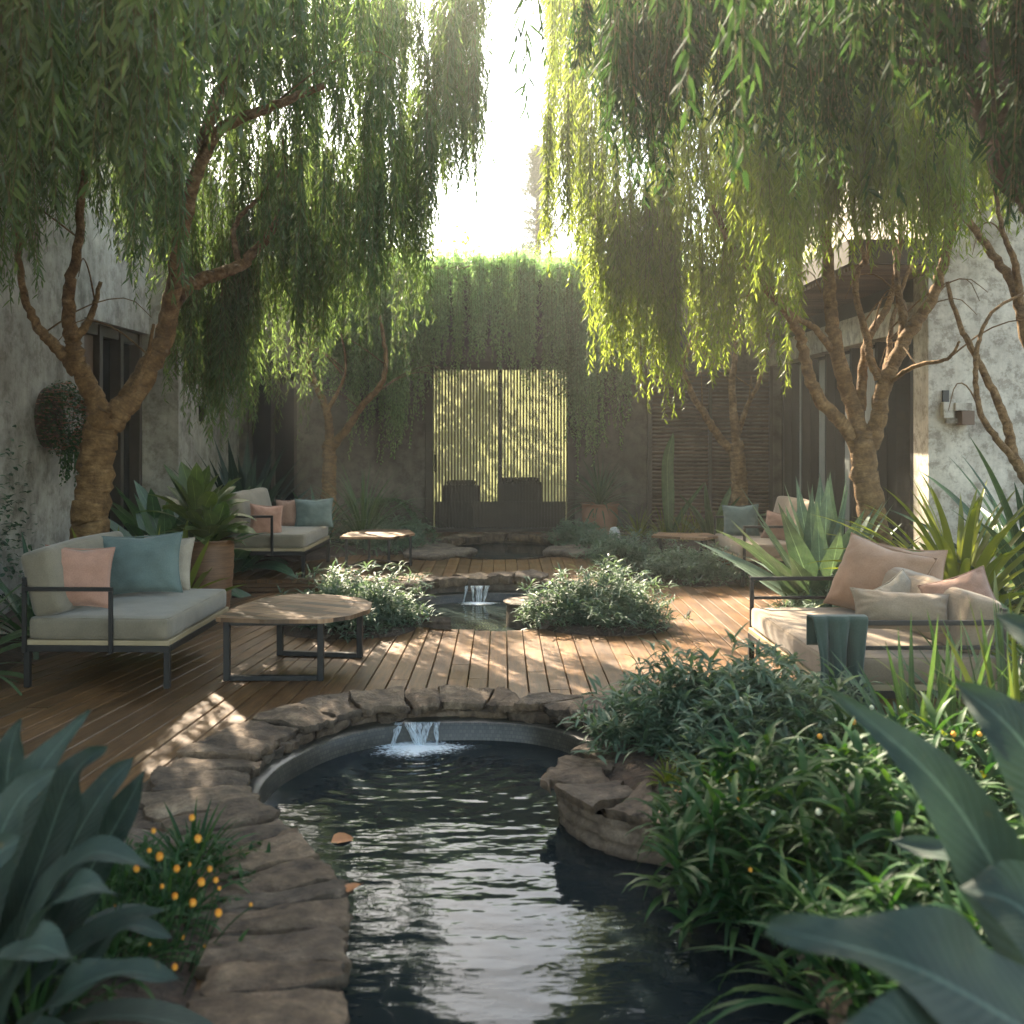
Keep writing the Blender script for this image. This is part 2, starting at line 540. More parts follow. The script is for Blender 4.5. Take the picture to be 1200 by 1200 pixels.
MT['soil'] = plain('soil', (0.035, 0.024, 0.016), (0.085, 0.055, 0.035), 0.95, 22, 0.9, 0.03, 40)
MT['concrete'] = concrete_mat('weathered_concrete', (0.24, 0.22, 0.19), (0.40, 0.37, 0.32), (0.52, 0.49, 0.43))
MT['concrete_pale'] = concrete_mat('pale_concrete', (0.36, 0.325, 0.27), (0.55, 0.505, 0.42), (0.66, 0.61, 0.51), (0.42, 0.39, 0.37), 1.6)
MT['concrete_dark'] = concrete_mat('dark_render', (0.10, 0.086, 0.070), (0.155, 0.135, 0.112), (0.215, 0.19, 0.16))
MT['black'] = plain('black_steel', (0.006, 0.0055, 0.005), (0.012, 0.011, 0.010), 0.5, 9, 0.1, 0.001, 200)
MT['bronze'] = plain('bronze_frame', (0.045, 0.035, 0.026), (0.07, 0.054, 0.040), 0.55, 5, 0.1, 0.001, 90)
MT['glass'] = plain('dark_glass', (0.012, 0.013, 0.013), (0.022, 0.022, 0.020), 0.08, 2, 0.0)
MT['curtain'] = plain('grey_curtain', (0.34, 0.34, 0.32), (0.46, 0.45, 0.42), 0.9, 4, 0.1)
MT['grey'] = fabric('warm_grey_fabric', (0.215, 0.182, 0.130))
MT['beige'] = fabric('beige_fabric', (0.27, 0.205, 0.14))
MT['pink'] = fabric('dusty_pink_fabric', (0.40, 0.22, 0.155))
MT['peach'] = fabric('peach_fabric', (0.36, 0.22, 0.14))
MT['rose'] = fabric('rose_brown_fabric', (0.30, 0.18, 0.13))
MT['blue'] = fabric('teal_blue_fabric', (0.125, 0.168, 0.155))
MT['cream'] = fabric('cream_fabric', (0.36, 0.31, 0.24))
MT['throw'] = fabric('green_throw', (0.045, 0.072, 0.058))
MT['bark'] = bark_mat('willow_bark', (0.09, 0.052, 0.023), (0.215, 0.128, 0.056), (0.36, 0.235, 0.115))
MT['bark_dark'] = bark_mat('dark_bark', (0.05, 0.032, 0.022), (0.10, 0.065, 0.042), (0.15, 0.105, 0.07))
MT['twig'] = plain('twig', (0.12, 0.085, 0.03), (0.17, 0.13, 0.05), 0.8, 8, 0)
MT['falls'] = falls_mat()
def foam_mat():
    m, nt, p, out = new_mat('foam')
    p.inputs['Base Color'].default_value = (0.78, 0.86, 0.90, 1); p.inputs['Roughness'].default_value = 0.35
    tc = N(nt, 'ShaderNodeTexCoord'); sep = N(nt, 'ShaderNodeSeparateXYZ'); nt.links.new(tc.outputs['UV'], sep.inputs[0])
    f = noise_n(nt, coords(nt, 'Object', (1, 2.0, 1)), 38, 5, 0.7)
    k = math_n(nt, 'SUBTRACT', math_n(nt, 'ADD', f, 0.34), math_n(nt, 'MULTIPLY', sep.outputs[1], 0.62))
    a = ramp(nt, k, [(0.40, (0, 0, 0)), (0.62, (0.9,) * 3)])
    tr = N(nt, 'ShaderNodeBsdfTransparent'); mx = N(nt, 'ShaderNodeMixShader')
    nt.links.new(a, mx.inputs[0]); nt.links.new(tr.outputs[0], mx.inputs[1]); nt.links.new(p.outputs[0], mx.inputs[2]); nt.links.new(mx.outputs[0], out.inputs['Surface'])
    return m


MT['foam'] = foam_mat()
MT['hose'] = plain('rubber_hose', (0.012, 0.012, 0.013), None, 0.45, 9, 0)
MT['terracotta'] = plain('terracotta', (0.30, 0.155, 0.10), (0.40, 0.22, 0.15), 0.85, 6, 0.3, 0.004, 50)
MT['barrel'] = wood_mat('barrel_wood', (0.12, 0.062, 0.034), (0.22, 0.118, 0.062), (0.31, 0.18, 0.10), vary=0.5, uv=False, stretch=(2, 2, 26))
MT['pale'] = plain('pale_stone_post', (0.45, 0.43, 0.40), (0.55, 0.53, 0.5), 0.7, 8)
# foliage
MT['willow'] = leaf_mat('willow_leaf', [(0.062, 0.104, 0.046), (0.094, 0.142, 0.062), (0.128, 0.178, 0.082)], 0.5, (1.75, 1.75, 0.9), 0.5, spec=0.25)
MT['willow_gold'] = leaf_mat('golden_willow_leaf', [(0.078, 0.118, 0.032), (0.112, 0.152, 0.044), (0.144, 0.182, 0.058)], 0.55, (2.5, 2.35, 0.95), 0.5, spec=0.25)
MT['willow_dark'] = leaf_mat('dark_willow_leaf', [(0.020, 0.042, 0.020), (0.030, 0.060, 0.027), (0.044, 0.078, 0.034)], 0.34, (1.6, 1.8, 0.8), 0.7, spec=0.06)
MT['creeper'] = leaf_mat('creeper_leaf', [(0.15, 0.22, 0.125), (0.20, 0.28, 0.16), (0.26, 0.34, 0.20)], 0.5, (1.7, 2.0, 1.0), 0.55, spec=0.2)
MT['silver'] = leaf_mat('silver_leaf', [(0.09, 0.14, 0.098), (0.13, 0.185, 0.132), (0.175, 0.23, 0.17)], 0.35, (1.3, 1.4, 0.8), 0.5)
MT['feather'] = leaf_mat('feather_leaf', [(0.070, 0.120, 0.078), (0.105, 0.165, 0.105), (0.145, 0.21, 0.14)], 0.35, (1.4, 1.45, 0.7), 0.5)
MT['green'] = leaf_mat('glossy_green_leaf', [(0.014, 0.048, 0.016), (0.026, 0.072, 0.022), (0.050, 0.098, 0.026)], 0.32, (1.5, 1.6, 0.5), 0.5, spec=0.25)
MT['lime'] = leaf_mat('lime_leaf', [(0.085, 0.115, 0.018), (0.14, 0.165, 0.025), (0.19, 0.21, 0.05)], 0.42, (1.5, 1.5, 0.5), 0.4)
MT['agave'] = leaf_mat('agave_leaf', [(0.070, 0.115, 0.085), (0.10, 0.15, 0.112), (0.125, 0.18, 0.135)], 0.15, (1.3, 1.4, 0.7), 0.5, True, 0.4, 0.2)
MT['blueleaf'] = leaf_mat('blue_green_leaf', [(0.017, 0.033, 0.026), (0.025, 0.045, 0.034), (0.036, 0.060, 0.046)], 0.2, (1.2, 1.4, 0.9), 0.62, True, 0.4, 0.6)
MT['deep'] = leaf_mat('deep_green_leaf', [(0.036, 0.080, 0.046), (0.054, 0.108, 0.060), (0.076, 0.132, 0.072)], 0.2, (1.4, 1.6, 0.6), 0.38, True, 0.5, 0.8)
MT['mid'] = leaf_mat('mid_green_leaf', [(0.040, 0.084, 0.034), (0.062, 0.114, 0.044), (0.088, 0.142, 0.052)], 0.25, (1.4, 1.5, 0.6), 0.4, True, 0.45, 0.8)
MT['broad'] = leaf_mat('broad_leaf', [(0.060, 0.100, 0.028), (0.085, 0.130, 0.034), (0.115, 0.155, 0.040)], 0.3, (1.4, 1.4, 0.5), 0.4, True, 0.45, 1.0)
MT['hedge'] = leaf_mat('hedge_leaf', [(0.10, 0.125, 0.022), (0.125, 0.15, 0.028), (0.16, 0.175, 0.035)], 0.5, (1.5, 1.4, 0.5), 0.9, spec=0.05)
MT['conifer'] = leaf_mat('conifer_needle', [(0.035, 0.060, 0.028), (0.055, 0.082, 0.036), (0.075, 0.10, 0.045)], 0.25, (1.3, 1.4, 0.7), 0.6)
MT['orange'] = plain('orange_petal', (0.75, 0.30, 0.03), (0.85, 0.42, 0.06), 0.6, 20, 0, spec=0.3)
MT['rust'] = plain('rust_flower', (0.36, 0.12, 0.06), (0.46, 0.20, 0.10), 0.7, 20, 0, island=0.4)
MT['whitebud'] = plain('white_bud', (0.62, 0.60, 0.42), (0.72, 0.70, 0.5), 0.6, 20, 0)
MT['deadleaf'] = plain('fallen_leaf', (0.34, 0.12, 0.035), (0.45, 0.19, 0.06), 0.6, 20, 0, island=0.3)


# ------------------------------------------------------------------ foliage builders
def prof(kind, t):
    if kind == 'lance': return np.sin(np.pi * np.clip(t, 0, 1) ** 0.72) ** 0.85
    if kind == 'strap': return np.minimum(1, 0.55 + t * 2.2) * (1 - t ** 3.2)
    if kind == 'agave': return (0.62 + 0.5 * np.sin(np.pi * np.clip(t * 1.15, 0, 1))) * (1 - t ** 2.6)
    if kind == 'obov': return np.sin(np.pi * np.clip(t, 0, 1) ** 1.35) ** 0.8
    if kind == 'paddle': return np.sin(np.pi * np.clip(t, 0, 1) ** 0.95) ** 0.6
    return np.sin(np.pi * t)


def leaves(mb, base, az, elev, length, width, droop, kind='lance', n=6, fold=0.25, roll=None, mat=0, tip=0.0, wavy=0.0):
    base = np.asarray(base, float).reshape(-1, 3)
    L = len(base)
    f = lambda a: np.broadcast_to(np.asarray(a, float), (L,))
    az, elev, length, width, droop = f(az), f(elev), f(length), f(width), f(droop)
    roll = f(rng.normal(0, 0.25, L) if roll is None else roll)
    t = np.linspace(0, 1, n)
    ang = elev[:, None] - droop[:, None] * t[None] ** 1.4
    ds = length[:, None] / (n - 1)
    am = (ang[:, 1:] + ang[:, :-1]) / 2
    r = np.concatenate([np.zeros((L, 1)), np.cumsum(np.cos(am) * ds, 1)], 1)
    z = np.concatenate([np.zeros((L, 1)), np.cumsum(np.sin(am) * ds, 1)], 1)
    ca, sa = np.cos(az)[:, None], np.sin(az)[:, None]
    sp = np.stack([base[:, :1] + r * ca, base[:, 1:2] + r * sa, base[:, 2:3] + z], -1)
    S0 = np.stack([-sa + 0 * r, ca + 0 * r, 0 * r], -1)
    Nn = np.stack([-np.sin(ang) * ca, -np.sin(ang) * sa, np.cos(ang)], -1)
    cr, sr = np.cos(roll)[:, None, None], np.sin(roll)[:, None, None]
    S = S0 * cr + Nn * sr
    Nn = Nn * cr - S0 * sr
    W = (prof(kind, t)[None] * width[:, None] / 2)[..., None]
    wv = (wavy * width[:, None, None] * np.sin(t[None, :, None] * 17 + rng.uniform(0, 6, (L, 1, 1)))) if wavy else 0
    v = np.stack([sp - S * W + Nn * (W * fold + wv), sp, sp + S * W + Nn * (W * fold - wv)], 2)      # L,n,3,3
    uv = np.zeros((L, n, 3, 2))
    uv[..., 0] = np.array([0, 0.5, 1.0])[None, None]
    uv[..., 1] = t[None, :, None]
    i = np.arange(L)[:, None, None] * (n * 3)
    k = np.arange(n - 1)[None, :, None] * 3
    c = np.arange(2)[None, None, :]
    q = np.stack([i + k + c, i + k + c + 1, i + k + 3 + c + 1, i + k + 3 + c], -1).reshape(-1, 4)
    mb.add(v.reshape(-1, 3), q, mat, uv.reshape(-1, 2))
    return sp[:, -1]


def leaf_spine(mb, pts, width, up=(0, 0, 1), fold=0.3, kind='lance', n=20, mat=0, wave=0.05):
    P = spline(pts, n)
    T = np.gradient(P, axis=0); T /= np.linalg.norm(T, axis=1)[:, None]
    U = np.asarray(up, float)
    S = np.cross(T, U); S /= np.linalg.norm(S, axis=1)[:, None] + 1e-9
    Nn = np.cross(S, T)
    t = np.linspace(0, 1, n)
    W = prof(kind, t) * width / 2
    c = np.linspace(-1, 1, 7)
    ph = rng.uniform(0, 6)
    V = P[:, None] + S[:, None] * (W[:, None] * c[None])[..., None] \
        + Nn[:, None] * (W[:, None] * fold * np.abs(c[None]) ** 1.3 + wave * width * np.sin(t[:, None] * 15 + ph + c[None] * 1.5) * np.abs(c[None]) ** 2)[..., None]
    uv = np.stack(np.broadcast_arrays((c[None] + 1) / 2, t[:, None]), -1).reshape(-1, 2)
    mb.grid(V, mat, uv)


def mini_leaves(mb, base, az, elev, length, width, mat=0):
    """Small willow-like leaves: two quads folded along the midrib."""
    base = np.asarray(base, float)
    L = len(base)
    f = lambda a: np.broadcast_to(np.asarray(a, float), (L,))
    az, elev, length, width = f(az), f(elev), f(length), f(width)
    D = np.stack([np.cos(elev) * np.cos(az), np.cos(elev) * np.sin(az), np.sin(elev)], -1)
    S = np.stack([-np.sin(az), np.cos(az), 0 * az], -1)
    Nn = np.cross(D, S)
    ro = rng.normal(0, 0.7, L)[:, None]
    S2 = S * np.cos(ro) + Nn * np.sin(ro)
    Nn = np.cross(D, S2)
    l = length[:, None]; w = width[:, None] / 2
    dr = np.array((0, 0, -1.0))[None] * l
    tip = base + D * l + dr * 0.18
    r1 = base + D * l * 0.3 + S2 * w - Nn * w * 0.4
    r2 = base + D * l * 0.66 + S2 * w * 0.8 - Nn * w * 0.4 + dr * 0.06
    l1 = base + D * l * 0.3 - S2 * w - Nn * w * 0.4
    l2 = base + D * l * 0.66 - S2 * w * 0.8 - Nn * w * 0.4 + dr * 0.06
    v = np.stack([base, r1, r2, tip, l2, l1], 1).reshape(-1, 3)
    i = np.arange(L)[:, None] * 6
    q = np.concatenate([i + np.array([[0, 1, 2, 3]]), i + np.array([[0, 3, 4, 5]])])
    mb.add(v, q, mat)


def strands(mb, top, length, leaf_len=0.095, leaf_w=0.014, spacing=0.026, sway=None, spread=(0.35, 0.8), stem_mat=1, mat=0, stem=True):
    """Hanging twigs with leaves all the way down. top (S,3), length (S,)."""
    top = np.asarray(top, float); S = len(top)
    if sway is None: sway = rng.normal(0, 0.05, (S, 2))
    ph = rng.uniform(0, 6.28, S)

    def pos(i, u):
        l = length[i]
        x = top[i, 0] + sway[i, 0] * (u * l) ** 1.2 + 0.025 * np.sin(u * l * 3.1 + ph[i]) * u
        y = top[i, 1] + sway[i, 1] * (u * l) ** 1.2 + 0.025 * np.cos(u * l * 2.7 + ph[i]) * u
        return np.stack([x, y, top[i, 2] - u * l], -1)
    n = np.maximum(3, (length / spacing).astype(int))
    idx = np.repeat(np.arange(S), n)
    u = np.concatenate([(np.arange(k) + rng.uniform(0, 1, k)) / k for k in n])
    b = pos(idx, u)
    m = len(b)
    az = rng.uniform(0, 6.2832, m)
    el = -rng.uniform(*spread, m) * 1.57
    taper = 1 - 0.45 * u ** 3
    ll = leaf_len * rng.uniform(0.65, 1.2, m) * taper
    mini_leaves(mb, b, az, el, ll, leaf_w * rng.uniform(0.75, 1.2, m), mat)
    if stem:
        k = 7
        uu = np.tile(np.linspace(0, 1, k), S)
        ii = np.repeat(np.arange(S), k)
        c = pos(ii, uu).reshape(S, k, 3)
        w = (0.0032 * (1 - 0.6 * np.linspace(0, 1, k)))[None, :, None]
        V = np.stack([c + w * np.array((1, 0, 0)), c + w * np.array((-0.5, 0.87, 0)), c + w * np.array((-0.5, -0.87, 0))], 2)
        a = np.arange(S)[:, None, None] * (k * 3) + np.arange(k - 1)[None, :, None] * 3
        j = np.arange(3)[None, None]
        j2 = (j + 1) % 3
        q = np.stack([a + j, a + j2, a + 3 + j2, a + 3 + j], -1).reshape(-1, 4)
        mb.add(V.reshape(-1, 3), q, stem_mat)


def curtain(mb, px0, px1, d0, d1, bottoms, ncol, jit=30, cap=0.435, per=8, rad=0.105, llen=0.118, lw=0.0135, spacing=0.0245, chain=True, lens=(1.1, 2.1), ztop=None, capz=7.5, dens=0.52):
    """Columns of hanging clusters filling a slice of a crown; bottoms: (px, py) profile of where the tips hang."""
    bx, by = zip(*bottoms)
    tops, lens_ = [], []
    ncol = max(1, int(ncol * dens + 0.5))
    for k in range(ncol):
        px = px0 + (px1 - px0) * (k + rng.uniform(0, 1)) / ncol
        d = rng.uniform(d0, d1)
        py = np.interp(px, bx, by) - abs(rng.normal(0, jit))
        zb = H - (py - PY) / F * d
        X = (px - PX) / F * d
        capd = min(H + cap * d, capz) if ztop is None else ztop
        capd += rng.normal(0, 0.15)
        first = True
        while zb < capd - 0.35:
            l = min(rng.uniform(*lens), capd - zb)
            ns = per if first else int(per * 0.8)
            r = rad * np.sqrt(rng.uniform(0, 1, ns)); a = rng.uniform(0, 6.28, ns)
            tp = np.stack([X + r * np.cos(a), d + r * np.sin(a), np.full(ns, zb + l) + rng.normal(0, 0.08, ns)], 1)
            ln = np.maximum(0.3, l * (1 - 0.35 * (r / rad)) * rng.uniform(0.75, 1.05, ns))
            tops.append(tp); lens_.append(ln)
            first = False
            if not chain: break
            zb += l * rng.uniform(0.45, 0.7)
            X += rng.normal(0, 0.12); d += rng.normal(0, 0.12)
    if tops:
        strands(mb, np.concatenate(tops), np.concatenate(lens_), llen, lw, spacing)


def mound(mb, c, rx, ry, h, nclump, per=9, ll=0.085, lw=0.014, droop=1.0, kind='lance', n=4, mat=0, elev=(0.0, 1.1), inner=0.35, z0=0.0):
    """Mounded shrub: whorls of small leaves through the shell of a low dome."""
    a = rng.uniform(0, 6.28, nclump)
    u = rng.uniform(0, 1, nclump)
    ph = np.arcsin(np.clip(rng.uniform(0.02, 1, nclump), 0, 1))
    s = rng.uniform(inner, 1.0, nclump) ** 0.6
    lump = 1 + 0.22 * np.sin(a * 3 + c[0] * 5) + 0.14 * np.sin(a * 7 + c[1] * 3) + rng.normal(0, 0.09, nclump)
    p = np.stack([c[0] + rx * lump * s * np.cos(ph) * np.cos(a), c[1] + ry * lump * s * np.cos(ph) * np.sin(a), c[2] + z0 + h * lump * s * np.sin(ph)], 1)
    b = np.repeat(p, per, 0) + rng.normal(0, 0.012, (nclump * per, 3))
    m = len(b)
    oa = np.repeat(a, per)
    az = rng.uniform(0, 6.28, m)
    el = rng.uniform(*elev, m)
    leaves(mb, b, az, el, ll * rng.uniform(0.6, 1.25, m), lw * rng.uniform(0.8, 1.2, m), droop * rng.uniform(0.4, 1.3, m), kind, n, 0.3, None, mat)
    # stems
    for k in range(0, nclump, max(1, nclump // 60)):
        q = p[k]
        b0 = np.array((c[0] + (q[0] - c[0]) * 0.35, c[1] + (q[1] - c[1]) * 0.35, c[2]))
        mb.tube(spline([b0, (b0 + q) / 2 + np.array((0, 0, 0.04)), q], 5), np.linspace(0.006, 0.003, 5), 5, mat)


def rosette(mb, c, nl, length, width, elev, droop, kind='strap', n=9, fold=0.3, spread=0.05, mat=0, azr=(0, 6.2832), wavy=0.0, lv=0.25):
    k = np.arange(nl)
    az = azr[0] + ((k * 2.39996) % 6.2832) / 6.2832 * (azr[1] - azr[0]) + rng.normal(0, 0.15, nl)
    fr = (k + 0.5) / nl
    el = elev[0] + (elev[1] - elev[0]) * fr + rng.normal(0, 0.08, nl)
    dr = droop[0] + (droop[1] - droop[0]) * (1 - fr) + rng.normal(0, 0.12, nl)
    r = spread * (1 - fr)
    b = np.stack([c[0] + r * np.cos(az), c[1] + r * np.sin(az), np.full(nl, c[2]) + 0.02 * fr], 1)
    leaves(mb, b, az, el, length * rng.uniform(1 - lv, 1 + lv * 0.6, nl), width * rng.uniform(0.8, 1.15, nl), dr, kind, n, fold, None, mat, 0, wavy)


def plant(name, label, cat, c, group=None, part='foliage', mat='green', fn=None):
    e = empty(name, tuple(c), label, cat, group)
    mb = MB()
    fn(mb)
    o = mb.build(part, MT[mat] if isinstance(mat, str) else mat, None, True, loc=tuple(c))
    o.location = (0, 0, 0)
    o.parent = e
    return e


def child(mb, name, mats, e, **kw):
    """Build a mesh given in world coordinates as a part of e (an unrotated empty)."""
    o = mb.build(name, mats, None, loc=tuple(e.location), **kw)
    o.location = (0, 0, 0)
    o.parent = e
    return o


#@@STRUCTURE@@
# ================================================================== THE SETTING
PZ = 0.12                                             # height of the raised rear deck
STEP_Y = 10.15
W1, W2, W3 = -0.15, -0.08, 0.05                       # water levels
# ---- outlines of the three pools (inner edge of their stone rims)
rimA = spline([(-0.40, 0.7), (-0.41, 1.6), (-0.42, 2.3), (-0.428, 2.66), (-0.463, 2.957), (-0.516, 3.33), (-0.619, 3.66), (-0.83, 4.017), (-1.03, 4.298), (-1.152, 4.563),
               (-1.19, 4.8), (-1.143, 5.12), (-0.956, 5.516), (-0.664, 5.775), (-0.284, 5.867), (0.107, 5.83), (0.386, 5.65), (0.525, 5.388), (0.565, 5.18)], 160)
rimB = spline([(0.60, 5.22), (0.478, 5.10), (0.318, 4.95), (0.228, 4.745), (0.219, 4.537), (0.296, 4.326), (0.458, 4.16), (0.685, 4.05), (0.86, 3.85), (0.93, 3.4), (0.90, 2.7), (0.85, 1.8), (0.8, 0.7)], 120)
P2C, P2R = np.array((-0.05, 9.22)), 1.0
P3C = np.array((0.0, 12.95))
th = np.linspace(0, 2 * math.pi, 100)[:-1]
pool1 = np.vstack([rimA, rimB])
pool2 = np.stack([P2C[0] + P2R * np.cos(th), P2C[1] + (P2R + 0.02) * np.sin(th)], 1)
pool3 = np.stack([P3C[0] + 0.85 * np.cos(th), P3C[1] + 1.15 * np.sin(th)], 1)

# ---- ground sheet with the sunken pool pit
mb = MB()
X0, X1, Y0, Y1, BZ, BD = -1.75, 1.75, 0.3, 14.5, -0.06, -0.75
xs = [-90, X0, X1, 90]; ys = [-90, Y0, Y1, 120]
gv = np.array([(x, y, BZ) for y in ys for x in xs], float)
fq = [[j * 4 + i, j * 4 + i + 1, (j + 1) * 4 + i + 1, (j + 1) * 4 + i] for j in range(3) for i in range(3) if not (i == 1 and j == 1)]
mb.add(gv, fq)
pv = np.array([(X0, Y0, BZ), (X1, Y0, BZ), (X1, Y1, BZ), (X0, Y1, BZ), (X0, Y0, BD), (X1, Y0, BD), (X1, Y1, BD), (X0, Y1, BD)], float)
mb.add(pv, [[4, 5, 6, 7], [0, 1, 5, 4], [1, 2, 6, 5], [2, 3, 7, 6], [3, 0, 4, 7]])
tag(mb.build('ground', MT['soil'], None, False), kind='structure')

# ---- water
for nm, (x0, x1, y0, y1, z), fall, amp, tint in (('water', (-1.6, 1.3, 0.45, 6.35, W1), (-0.47, 5.58, W1), 1.0, (0.012, 0.018, 0.020)),
                                                 ('water', (-1.3, 1.25, 7.95, 10.4, W2), (-0.22, 10.0, W2), 0.7, (0.02, 0.028, 0.026)),
                                                 ('water', (-1.1, 1.1, 11.6, 14.2, W3), (0.0, 13.9, W3), 0.6, (0.02, 0.026, 0.024))):
    mb = MB()
    mb.add([(x0, y0, z), (x1, y0, z), (x1, y1, z), (x0, y1, z)], [[0, 1, 2, 3]])
    tag(mb.build(nm, water_mat('pool_water', fall, amp, tint), None, False), kind='structure')


# ---- deck boards
def board(mb, xl, xr, ys, keep, z, g=0.003):
    """One board between edge curves xl(y), xr(y); cells where keep is False are cut away."""
    n = len(ys)
    e = 0.004
    L, Rr = xl + g, xr - g
    V = np.stack([np.stack([L, ys, np.full(n, z - 0.032)], 1), np.stack([L, ys, np.full(n, z - e)], 1), np.stack([L + e, ys, np.full(n, z)], 1),
                  np.stack([Rr - e, ys, np.full(n, z)], 1), np.stack([Rr, ys, np.full(n, z - e)], 1), np.stack([Rr, ys, np.full(n, z - 0.032)], 1)], 1)
    V[:, :, 2] += rng.normal(0, 0.0008)
    uo = rng.uniform(0, 50)
    uv = np.zeros((n, 6, 2)); uv[..., 0] = np.array([0, 0.01, 0.02, 0.98, 0.99, 1.0])[None] * 0.13 + uo; uv[..., 1] = ys[:, None]
    i = np.nonzero(keep)[0][:, None]
    k = np.arange(5)[None]
    q = np.stack([i * 6 + k, i * 6 + k + 1, (i + 1) * 6 + k + 1, (i + 1) * 6 + k], -1).reshape(-1, 4)
    caps = []
    kk = np.concatenate([[False], keep, [False]])
    for j in range(n):
        if kk[j] != kk[j + 1]: caps.append(np.arange(6) + j * 6)
    if len(q) == 0: return
    mb.add(V.reshape(-1, 3), [q[:, ::-1]] + ([np.array(caps)] if caps else []), 0, uv.reshape(-1, 2))


EDGE = np.vstack([rimA, rimB, pool2, pool3])


def near_edge(cx, cy, d):
    return (np.hypot(cx[..., None] - EDGE[:, 0], cy[..., None] - EDGE[:, 1]) < d).any(-1)


STEP_X, STEP_Y2 = 1.02, 12.05                         # beyond STEP_X the low deck runs further back


def raised(x, y):
    return np.where(np.asarray(x) > STEP_X, np.asarray(y) > STEP_Y2, np.asarray(y) > STEP_Y)


def sst(x, a, b):
    t = np.clip((x - a) / (b - a), 0, 1)
    return t * t * (3 - 2 * t)


def fan(x0, y):
    return x0 + 0.30 * (y - 9.6) * (1 - sst(x0, -3.0, -0.35))


mb = MB()
x = -6.2
while x < 6.5:
    kd = (fan(x + 0.05, 6.5) - fan(x, 6.5)) / 0.05
    w = 0.128 / max(kd, 0.6)
    y0 = 0.5
    YE = STEP_Y2 if x > STEP_X else STEP_Y
    while y0 < YE - 0.01:
        y1 = min(YE, y0 + rng.uniform(2.2, 4.2))
        if YE - y1 < 0.8: y1 = YE
        yy = np.linspace(y0 + 0.0015, y1 - 0.0015, max(3, int((y1 - y0) / 0.05)))
        xl, xr = fan(x, yy), fan(x + w, yy)
        cx, cy = (xl[:-1] + xr[:-1]) / 2, (yy[:-1] + yy[1:]) / 2
        keep = ~inside(cx, cy, pool1) & ~inside(cx, cy, pool2) & (cx > -4.9) & (cx < 6.2)
        keep &= ~((np.hypot(cx - P2C[0], cy - P2C[1]) < P2R + 0.15) & (cy > 9.6))
        keep &= ~near_edge(cx, cy, 0.12) | ((cy > 8.0) & (cy < 8.5))
        board(mb, xl, xr, yy, keep, 0.0)
        y0 = y1
    x += w
deck = mb.build('deck', MT['deck'], None, False)
tag(deck, kind='structure')
mb = MB()
x = -4.9
while x < 6.0:
    y0 = STEP_Y2 if x > STEP_X - 0.02 else STEP_Y
    while y0 < 14.99:
        y1 = min(15.0, y0 + rng.uniform(2.0, 3.6))
        if 15.0 - y1 < 0.8: y1 = 15.0
        yy = np.linspace(y0 + 0.0015, y1 - 0.0015, max(3, int((y1 - y0) / 0.05)))
        xl, xr = np.full(len(yy), x), np.full(len(yy), x + 0.13)
        cx, cy = np.full(len(yy) - 1, x + 0.065), (yy[:-1] + yy[1:]) / 2
        keep = ~inside(cx, cy, pool3) & ~inside(cx, cy, pool2) & (~near_edge(cx, cy, 0.12) | (cy < 12.2))
        board(mb, xl, xr, yy, keep, PZ)
        y0 = y1
    x += 0.13
tag(mb.build('raised_deck', MT['deck'], None, False), kind='structure')
mb = MB()
for (a, b, yy_) in ((-4.9, -1.15, STEP_Y), (1.04, 6.0, STEP_Y2)):
    for z0, z1 in ((0.004, 0.040), (0.046, 0.084)):
        mb.box(a, b, yy_ + 0.012, yy_ + 0.03, z0, z1)
mb.box(1.0, 1.018, STEP_Y + 0.05, STEP_Y2, 0.004, 0.084)
tag(mb.build('deck_riser', MT['deck'], None, False), kind='structure')

# ---- planting soil: low mounds laid over the deck where the beds are
beds = [(-1.85, 2.5, 1.12, 1.5, 0.06, 0), (1.75, 3.2, 0.95, 1.6, 0.10, 0), (1.35, 4.75, 0.95, 0.75, 0.09, 0), (2.6, 4.3, 1.0, 1.2, 0.1, 0), (3.3, 8.4, 1.1, 1.5, 0.08, 0),
        (3.6, 6.6, 0.9, 1.6, 0.08, 0), (4.6, 8.0, 1.6, 2.2, 0.08, 0), (-3.7, 8.9, 0.75, 1.7, 0.07, 0), (-4.0, 6.6, 0.75, 1.6, 0.07, 0), (-1.25, 8.25, 0.6, 0.42, 0.06, 0), (0.85, 8.35, 0.55, 0.4, 0.06, 0),
        (-2.9, 13.2, 1.4, 1.9, 0.08, 1), (-1.5, 13.2, 0.62, 1.1, 0.06, 1), (1.5, 12.9, 0.65, 1.7, 0.06, 1), (2.7, 13.6, 1.3, 1.4, 0.07, 1), (2.0, 11.1, 0.65, 0.6, 0.05, 0), (1.45, 11.8, 0.5, 0.4, 0.05, 0), (4.2, 11.6, 0.9, 2.0, 0.07, 0)]
mb = MB()
gx = np.arange(-5, 6.4, 0.07); gy = np.arange(0.6, 15, 0.07)
GX, GY = np.meshgrid(gx, gy, indexing='ij')
Z = np.full(GX.shape, -0.05)
for bx, by, rx, ry, h, lv in beds:
    r2 = ((GX - bx) / rx) ** 2 + ((GY - by) / ry) ** 2
    zz = (h + 0.045) * np.clip(1 - r2 ** 4, 0, 1) - 0.045 + lv * PZ
    m_ = (r2 < 1) & (raised(GX, GY) == bool(lv))
    Z = np.where(m_, np.maximum(Z, zz), Z)
bump_ = np.array([noise.fractal(Vector((a * 4, b * 4, 0)), 1, 2, 3) for a, b in zip(GX.ravel(), GY.ravel())]).reshape(GX.shape)
Z += np.where(Z > -0.04, 0.022 * bump_, 0)
nx, ny = GX.shape
ii, jj = np.meshgrid(np.arange(nx - 1), np.arange(ny - 1), indexing='ij')
